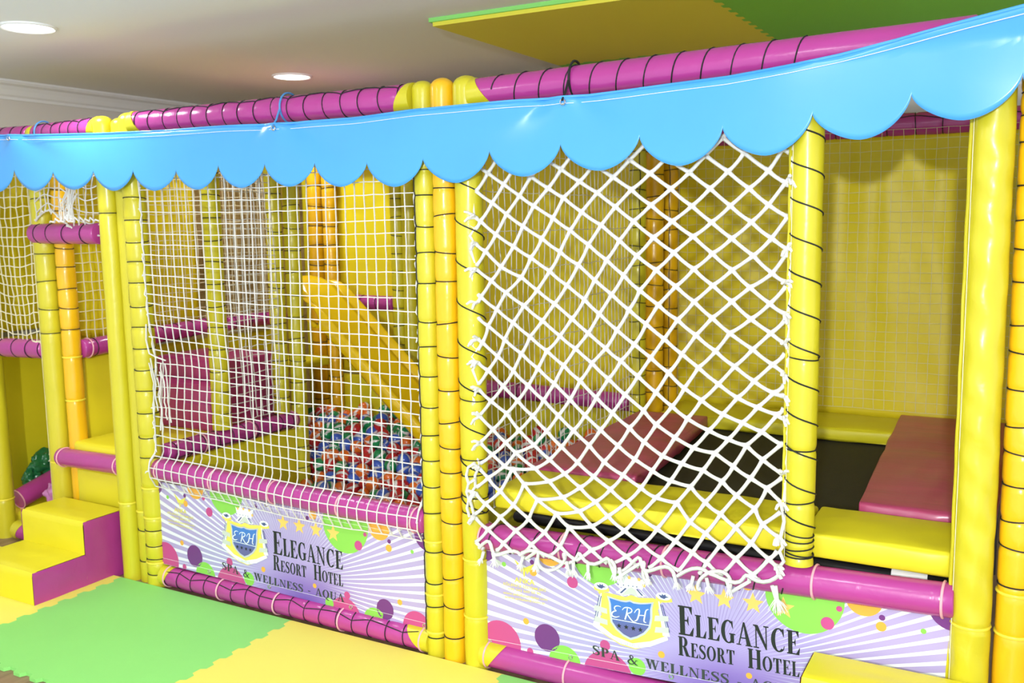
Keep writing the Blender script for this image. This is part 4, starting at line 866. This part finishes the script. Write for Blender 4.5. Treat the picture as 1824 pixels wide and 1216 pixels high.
GL['&']=(.86,ribbon([(.80,.50),(.68,.46),(.60,.20),(.40,.01),(.18,.03),(.08,.22),(.20,.44),(.42,.60),(.50,.80),(.38,.98),(.24,.86),(.28,.66),(.46,.34),(.66,.06),(.84,.02)],[.05,.06,.07,.10,.12,.14,.13,.07,.09,.07,.12,.14,.17,.15,.05])+[R(.62,.86,.49,.53)])
GL['-']=(.36,[R(.04,.32,.30,.40)])
GL['V']=(.78,[[(.04,1),(.26,1),(.46,.05),(.38,-.02)],[(.74,1),(.68,1),(.38,-.02),(.44,.05)],R(0,.32,1-T_,1),R(.58,.80,1-T_,1)])
GL['Y']=(.76,[R(.28,.48,0,.45),R(.18,.58,0,T_),[(.04,1),(.26,1),(.44,.42),(.30,.42)],[(.72,1),(.66,1),(.42,.40),(.46,.46)],R(0,.32,1-T_,1),R(.56,.78,1-T_,1)])
def starpoly(cx,cy,r,k=.42,rot=0):
    return [(cx+(r if i%2==0 else r*k)*math.sin(PI*i/5+rot),cy+(r if i%2==0 else r*k)*math.cos(PI*i/5+rot)) for i in range(10)]
def ell(cx,cy,rx,ry,n=36,a0=0,rot=0):
    c,s=math.cos(rot),math.sin(rot); return [(cx+rx*math.cos(2*PI*k/n)*c-ry*math.sin(2*PI*k/n)*s,cy+rx*math.cos(2*PI*k/n)*s+ry*math.sin(2*PI*k/n)*c) for k in range(n)]
FONTS={}
def text_polys(s,x0,x1,z,h,bold=0):
    """built-in sans lettering as flat triangles fitted between x0 and x1"""
    cu=bpy.data.curves.new('t','FONT'); cu.body=s; cu.size=1; cu.offset=bold; cu.resolution_u=2
    o=bpy.data.objects.new('t',cu); COL.objects.link(o); bpy.context.view_layer.update()
    me=bpy.data.meshes.new_from_object(o.evaluated_get(bpy.context.evaluated_depsgraph_get()))
    xs=[v.co.x for v in me.vertices]; a,b=min(xs),max(xs); k=(x1-x0)/(b-a); hh=h/.70
    P=[[(x0+(me.vertices[i].co.x-a)*k,z+me.vertices[i].co.y*hh) for i in p.vertices] for p in me.polygons]
    bpy.data.objects.remove(o); bpy.data.curves.remove(cu); bpy.data.meshes.remove(me); return P
def banner(name_label,org,th,sx,group):
    ox,oz=org; c,s=math.cos(th),math.sin(th)
    def W(u,v,lay=0):
        u*=sx; return (ox+u*c-v*s,-.010-lay*.00035+.003*math.sin(u*9+v*5)*math.sin(PI*min(1,max(0,v/VH))),oz+u*s+v*c)
    t=thing('banner',name_label,'banner',W(UW/2,0),group)
    def add_uv(o,uvs):
        l=o.data.uv_layers.new(name='design')
        for lp in o.data.loops: l.data[lp.index].uv=uvs[lp.vertex_index]
    g=G(); nu,nv=60,12; uv=[]
    for lay in (0,-8):
        for j in range(nv+1):
            for i in range(nu+1): uv.append((UW*i/nu,VH*j/nv-.006))
        g.grid(lambda a,b,lay=lay:W(UW*a,VH*b-.006,lay),nu,nv)
    o=g.build('printed_sheet',BAN,t); add_uv(o,uv)
    def prints(nm,layers,mats,uvneed=False,parent=None):
        g=G(); uvs=[]
        for polys,mi,lay in layers:
            for p in polys:
                p=[tuple(q) for q in p]; q=clip(p,.001,UW-.001,-.005,VH-.007)
                if len(q)<3: continue
                # print follows the sheet
                g.add([W(a,b,lay) for a,b in q],[tuple(range(len(q)))],mi); uvs+=q
        o=g.build(nm,mats,t,smooth=False)
        if parent: o.parent=parent
        if uvneed: add_uv(o,uvs)
        return o
    mk=['m','p','o','g']
    def disc_tris(cx,cy,r):
        out=[]   # small quads so that the dot follows the sheet's waves
        n=40; rings=max(1,int(r/.02)); P=lambda k,q:(cx+r*q/rings*math.cos(2*PI*k/n),cy+r*q/rings*math.sin(2*PI*k/n))
        for q in range(rings):
            for k in range(n): out.append([P(k,q),P(k,q+1),P(k+1,q+1),P(k+1,q)] if q else [(cx,cy),P(k,1),P(k+1,1)])
        return out
    prints('printed_dot',[(disc_tris(x,y,r),mk.index(cc),1 if r>.03 else 1.7) for _,x,y,r,cc in DOTS],[DOT[k] for k in mk])
    # stars
    for x in (.814,.908,1.002,1.097): prints('printed_star',[([starpoly(x,.310,.036,.43)],0,2)],[GOLD])
    # wording
    def line(s,x0,x1,z,H,h,spaces=.34,widen=None):
        adv=[];x=0
        for i,ch in enumerate(s):
            if ch==' ': x+=spaces*h; adv.append(None); continue
            k=H if ch.isupper() or ch in '&-' else h
            adv.append((x,k,ch.upper())); x+=GL[ch.upper()][0]*k*(widen or 1)+.05*h
        sc=(x1-x0)/(x-.05*h); P=[]
        for q in adv:
            if not q: continue
            for p in GL[q[2]][1]: P.append([(x0+(q[0]+a*q[1]*(widen or 1))*sc,z+b*q[1]) for a,b in p])
        return P
    prints('lettering',[(line('Elegance',.748,1.146,.164,.101,.077),0,3)],[INK])
    prints('lettering',[(line('Resort Hotel',.746,1.143,.092,.066,.049,1.0),0,3)],[INK])
    wp=line('SPA & WELLNESS - AQUA',.432,1.146,.032,.034,.034,.55,1.15)
    # the words sag in a shallow curve
    wp=[[(a,b+.018*((a-.80)/.37)**2-.009 if a<.80 else b-.009+.002*((a-.8)/.35)) for a,b in p] for p in wp]
    prints('lettering',[(wp,0,3)],[DGY])
    # crest
    YE,WH_,GR_,NV,HO=0,1,2,3,4
    body=[(.462,.272),(.505,.272),(.545,.268),(.565,.266),(.586,.276),(.613,.270),(.663,.276),(.705,.272),(.690,.262),(.680,.235),(.690,.20),(.700,.17),(.713,.14),(.66,.112),(.595,.086),(.54,.093),(.486,.118),(.442,.146),(.452,.17),(.475,.19),(.468,.22),(.478,.255)]
    shield=[(.498,.262),(.52,.258),(.545,.254),(.566,.254),(.581,.259),(.596,.254),(.62,.254),(.645,.258),(.667,.263),(.661,.24),(.660,.205),(.652,.170),(.632,.146),(.605,.128),(.579,.117),(.552,.127),(.526,.146),(.508,.170),(.505,.205),(.504,.24)]
    inn=[(.581+(a-.581)*.90,.196+(b-.196)*.90) for a,b in shield]
    rib=[(.440,.146),(.486,.122),(.54,.098),(.595,.090),(.649,.105),(.713,.138),(.710,.153),(.65,.124),(.585,.106),(.515,.123),(.474,.150),(.441,.156)]
    crown=[(.533,.342),(.545,.331),(.553,.335),(.566,.352),(.577,.334),(.588,.340),(.608,.340),(.618,.332),(.627,.336),(.645,.345),(.628,.300),(.603,.303),(.587,.300),(.566,.300),(.543,.300)]
    mount=[(.530,.276),(.556,.300),(.566,.304),(.587,.300),(.603,.304),(.640,.279),(.613,.274),(.586,.279),(.564,.270)]
    hill=[(.552,.271),(.574,.295),(.588,.304),(.602,.296),(.612,.274),(.586,.279)]
    bars=[]
    for sgn,cx in ((-1,.462),(1,.700)):
        for k in range(2): bars.append(([[(cx-sgn*.012+sgn*.007*k,.258),(cx-sgn*.012+sgn*.007*k+.003,.258),(cx+sgn*.010+sgn*.007*k+.003,.165),(cx+sgn*.010+sgn*.007*k,.165)]],NV,5))
    scroll=[]
    for sgn,cx in ((-1,.470),(1,.690)):
        for zz in (.200,.160): scroll.append(([[(cx-.024,zz-sgn*.003),(cx+.026,zz+sgn*.003),(cx+.026,zz+.018+sgn*.003),(cx-.020,zz+.020-sgn*.003)]],HO,6))
        scroll.append(([[(cx-sgn*.008,.268),(cx-sgn*.004,.268),(cx+sgn*.030,.150),(cx+sgn*.004,.150)]],WH_,4))
    ov=[]
    for cx,cy in ((.477,.293),(.702,.288)):
        ov.append(([ell(cx,cy,.026,.013)],WH_,6)); ov.append(([[(cx-.018,cy+.004),(cx-.006,cy+.002),(cx-.006,cy+.009),(cx,cy+.004),(cx+.007,cy+.008),(cx+.008,cy+.002),(cx+.019,cy-.001),(cx+.008,cy-.004),(cx+.002,cy-.009),(cx-.010,cy-.006)]],NV,7))
        ov.append(([[(cx-.028,cy-.004),(cx+.028,cy-.004),(cx+.030,cy-.016),(cx,cy-.022),(cx-.026,cy-.016)]],YE,5))
    feathers=[([[(.545,.279),(.566,.299),(.571,.297),(.552,.278)]],NV,7),([[(.605,.299),(.610,.300),(.630,.280),(.624,.279)]],NV,7)]
    for x in (.541,.560,.578,.594,.608): feathers.append(([ell(x,.308,.0022,.0022,8)],NV,7))
    for x,zc in ((.548,.334),(.582,.337),(.617,.335),(.634,.316)): feathers.append(([starpoly(x,zc,.008,.6)],5,7))
    crest=prints('crest',[([body],YE,3)]+bars+scroll+[([rib],WH_,7)]+ov+[([crown],WH_,6),([mount],WH_,6),([hill],HO,7)]+feathers+[([shield],GR_,8)],[CYEL,CWH,CGR,CNV,CHOL,GOLD])
    prints('crest_shield',[([inn],0,9)],[SHB],True,parent=crest)
    sc=lambda P,x,z,k:[(x+a*k,z+b*k*1.05) for a,b in P]
    E1=ribbon(sc([(1.0,.95),(.7,1.02),(.42,.9),(.4,.66),(.62,.55),(.36,.52),(.12,.3),(.16,.06),(.5,0),(.85,.14)],.508,.190,.040),[.0015,.003,.004,.004,.0025,.004,.005,.005,.004,.0015])
    R1=ribbon(sc([(.45,.88),(.36,.4),(.22,-.02)],.552,.188,.044),[.003,.005,.005])+ribbon(sc([(.02,.7),(.2,.95),(.7,1.0),(.95,.8),(.75,.55),(.42,.48),(.62,.2),(.9,-.12),(1.3,-.2)],.552,.190,.040),[.002,.003,.0035,.004,.004,.003,.0045,.0045,.0015])
    H1=ribbon(sc([(.05,.6),(.25,.9),(.5,.95),(.42,.5),(.25,.05),(.05,0)],.594,.188,.044),[.002,.003,.005,.005,.005,.002])+ribbon(sc([(1.22,1.02),(1.0,.95),(.9,.5),(.78,.02),(1.0,0)],.594,.188,.044),[.002,.004,.005,.005,.002])+ribbon(sc([(.4,.46),(.65,.5),(.92,.5)],.594,.188,.044),[.003]*3)
    prints('crest_lettering',[(E1+R1+H1+[[(.512,.182),(.648,.178),(.648,.1805),(.512,.1845)]],0,10)],[CWH],parent=crest)
    prints('crest_star',[([starpoly(x,z,.0095,.42)],0,10) for x,z in ((.539,.1615),(.565,.161),(.591,.160),(.616,.159))],[INK],parent=crest)
    prints('crest_lettering',[(line('YALOVA',.540,.612,.0955,.0105,.0105,.3,1.2),0,10)],[CGR],parent=crest)
    # maker's mark: bird and small lines
    wing=[]
    for k in range(5):
        wing.append([(.170-.002*k,.318-.004*k),(.135+.006*k,.346-.010*k),(.140+.006*k,.335-.010*k),(.170-.002*k,.312-.004*k)])
        wing.append([(.176+.002*k,.318-.004*k),(.218-.006*k,.338-.008*k),(.211-.006*k,.328-.008*k),(.176+.002*k,.312-.004*k)])
    wing+=[ell(.173,.309,.006,.011,14),[(.168,.30),(.178,.30),(.175,.284),(.171,.284)]]
    prints('bird_emblem',[(wing,0,3)],[TEXY])
    for tx,x0,x1,z,h,bd in (('ANKA',.131,.215,.259,.019,.02),('EĞLENCE SİSTEMLERİ',.083,.260,.241,.0095,.015),('+90 543 660 50 90',.101,.238,.225,.0095,.01),('www.ankafunandplay.com',.079,.264,.2075,.0095,.01),('www.ankaland.com.tr',.084,.254,.192,.0095,.01)):
        prints('lettering',[(text_polys(tx,x0,x1,z,h,bd),0,3)],[TEXY])
    # eyelets along the hems
    for u in (.012,.345,.72,1.18,1.555):
        for v in (.012,VH-.018):
            g=G(); g.ring(W(u,v,4),(0,1,0),.0072,.0024,14,5); g.build('eyelet',MTL,t)
    g=G()
    for v in (.022,VH-.028): g.tube([W(UW*k/60,v,1.5) for k in range(61)],.0007,4)
    g.build('hem_stitching',TRIM,t)
    return t
banner('lavender hotel banner under the square net, left of the front centre posts',(-3.507,.1165),-.0125,.965,'printed hotel banners')
banner('lavender hotel banner under the rope net, right of the front centre posts',(-1.724,.094),.0405,1.0,'printed hotel banners')

# ---------------------------------------------------------------- balls
def ball_mat(name,rgb):
    m=mat(name,rgb,.22,coat=.3); nt=m.node_tree; b=nt.nodes['Principled BSDF']; L=nt.links.new
    tc=nt.nodes.new('ShaderNodeAttribute'); tc.attribute_name='swirl'; sp=nt.nodes.new('ShaderNodeSeparateXYZ'); L(tc.outputs['Vector'],sp.inputs[0])
    def mth(op,a,b_=None):
        n=nt.nodes.new('ShaderNodeMath'); n.operation=op
        for i,x in enumerate((a,b_)):
            if x is None: continue
            if isinstance(x,(int,float)): n.inputs[i].default_value=x
            else: L(x,n.inputs[i])
        return n.outputs[0]
    a=mth('ARCTAN2',sp.outputs[1],sp.outputs[0])
    nn=nt.nodes.new('ShaderNodeTexNoise'); nn.inputs['Scale'].default_value=22; L(tc.outputs['Vector'],nn.inputs['Vector'])
    s=mth('SINE',mth('ADD',mth('ADD',mth('MULTIPLY',a,4),mth('MULTIPLY',sp.outputs[2],22)),mth('MULTIPLY',nn.outputs['Fac'],1.8)))
    mr=nt.nodes.new('ShaderNodeMapRange'); L(s,mr.inputs[0]); mr.inputs[1].default_value=.58; mr.inputs[2].default_value=.76
    mx=nt.nodes.new('ShaderNodeMix'); mx.data_type='RGBA'; L(mr.outputs[0],mx.inputs[0]); mx.inputs[6].default_value=(*rgb,1); mx.inputs[7].default_value=(.82,.80,.80,1); L(mx.outputs[2],b.inputs['Base Color']); return m
BR=.0395
KIND=[('red',(.58,.022,.03)),('blue',(.055,.13,.60)),('green',(.015,.28,.09)),('orange',(.85,.17,.02))]
PROT=[]
def swirl(me,cos):
    a=me.attributes.new('swirl','FLOAT_VECTOR','POINT')
    for d,c in zip(a.data,cos): d.vector=c
for nm,rgb in KIND:
    g=G(); n=14; vs=[(BR*math.sin(PI*i/n)*math.cos(2*PI*k/20),BR*math.sin(PI*i/n)*math.sin(2*PI*k/20),BR*math.cos(PI*i/n)) for i in range(n+1) for k in range(20)]
    g.add(vs,[(i*20+k,i*20+(k+1)%20,(i+1)*20+(k+1)%20,(i+1)*20+k) for i in range(n) for k in range(20)])
    me=bpy.data.meshes.new('swirl_ball_'+nm); me.from_pydata(g.v,[],g.f); me.materials.append(ball_mat(nm+'_white_swirl_plastic',rgb))
    bm=bmesh.new(); bm.from_mesh(me); bmesh.ops.remove_doubles(bm,verts=bm.verts,dist=1e-5); bmesh.ops.recalc_face_normals(bm,faces=bm.faces)
    for f in bm.faces: f.smooth=True
    bm.to_mesh(me); bm.free(); swirl(me,[tuple(v.co) for v in me.vertices]); PROT.append(me)
rb=random.Random(21)
def surf(x,y):
    f=max(0,min(1,(y-.45)/1.1)); f=f*f*(3-2*f)
    z=.13+.31*f+.05*max(0,min(1,(x+3)/1.0))
    z+=.07*math.exp(-((x+3.45)/.45)**2-((y-1.45)/.35)**2)
    return z+.02*nz((x*3,y*3,0),1)
cells=[]; sp_=BR*2.02; j=0; y=.085
while y<1.60:
    x=(-3.42 if y<1.0 else -4.08)+(sp_/2 if j%2 else 0)
    if y>=1.0: x=-4.08+(sp_/2 if j%2 else 0)
    while x<-1.885:
        cells.append((x+rb.uniform(-.004,.004),y+rb.uniform(-.004,.004))); x+=sp_
    y+=sp_*.87; j+=1
def ball(x,y,z,front):
    k=rb.choices(range(4),(.34,.30,.17,.19))[0]
    o=bpy.data.objects.new('pit_ball',PROT[k]); COL.objects.link(o); o.location=(x,y,z); o.rotation_euler=(rb.uniform(0,6.3),rb.uniform(0,6.3),rb.uniform(0,6.3))
    nm=KIND[k][0]
    tag(o,f'{nm} ball with white swirls lying in the ball pit','ball',f'{nm} and white pit balls'); return o
individual=[];rest=[]
V=Vector((0,-2.854,1.65)); 
def seen(x,y,z):
    # rows hidden behind the front rail, the slide or the divider are not counted out one by one
    d=M.inverted()@Vector((x,y,z)); px=912+1666*d.x/-d.z; py=608-1666*d.y/-d.z
    return (525<px<780 and 690<py<990) or (845<px<1040 and 720<py<945)
for x,y in cells:
    z=surf(x,y)
    if x<-3.5-.04 and y<1.02: continue
    if -3.56<x<-3.44 and y<1.04: continue
    up=0
    (individual if seen(x,y,z) else rest).append((x,y,z+rb.uniform(-.012,.012)))
    if rb.random()<.16: (individual if seen(x,y,z) else rest).append((x+.5*sp_,y+.29*sp_,z+.052))
print('BALLS',len(individual),len(rest))
rest+=[(x+.5*sp_,y+.3*sp_,surf(x,y)-BR*1.55) for x,y in cells if surf(x,y)>.14+BR and not(x<-3.42 and y<1.05) and y<1.55 and x<-1.93]
if len(individual)>300:
    individual.sort(key=lambda p:(Vector(p)-V).length); rest+=individual[300:]; individual=individual[:300]
for p in individual: ball(*p,True)
# the rest of the pile, out of view behind the rail and slide
g=G(); n=8; SW=[]
for (x,y,z) in rest:
    Q=Matrix.Rotation(rb.uniform(0,6),3,'X')@Matrix.Rotation(rb.uniform(0,6),3,'Y')
    SW+=[tuple(Q@Vector((BR*math.sin(PI*i/n)*math.cos(2*PI*k/12),BR*math.sin(PI*i/n)*math.sin(2*PI*k/12),BR*math.cos(PI*i/n)))) for i in range(n+1) for k in range(12)]
    g.add([(x+BR*math.sin(PI*i/n)*math.cos(2*PI*k/12),y+BR*math.sin(PI*i/n)*math.sin(2*PI*k/12),z+BR*math.cos(PI*i/n)) for i in range(n+1) for k in range(12)],[(i*12+k,i*12+(k+1)%12,(i+1)*12+(k+1)%12,(i+1)*12+k) for i in range(n) for k in range(12)],rb.randrange(4))
o=g.build('pit_balls',[p.materials[0] for p in PROT]); swirl(o.data,SW); tag(o,'remaining swirled balls of the ball pit, hidden behind the rail and slide','balls','pit ball pile'); o['kind']='stuff'
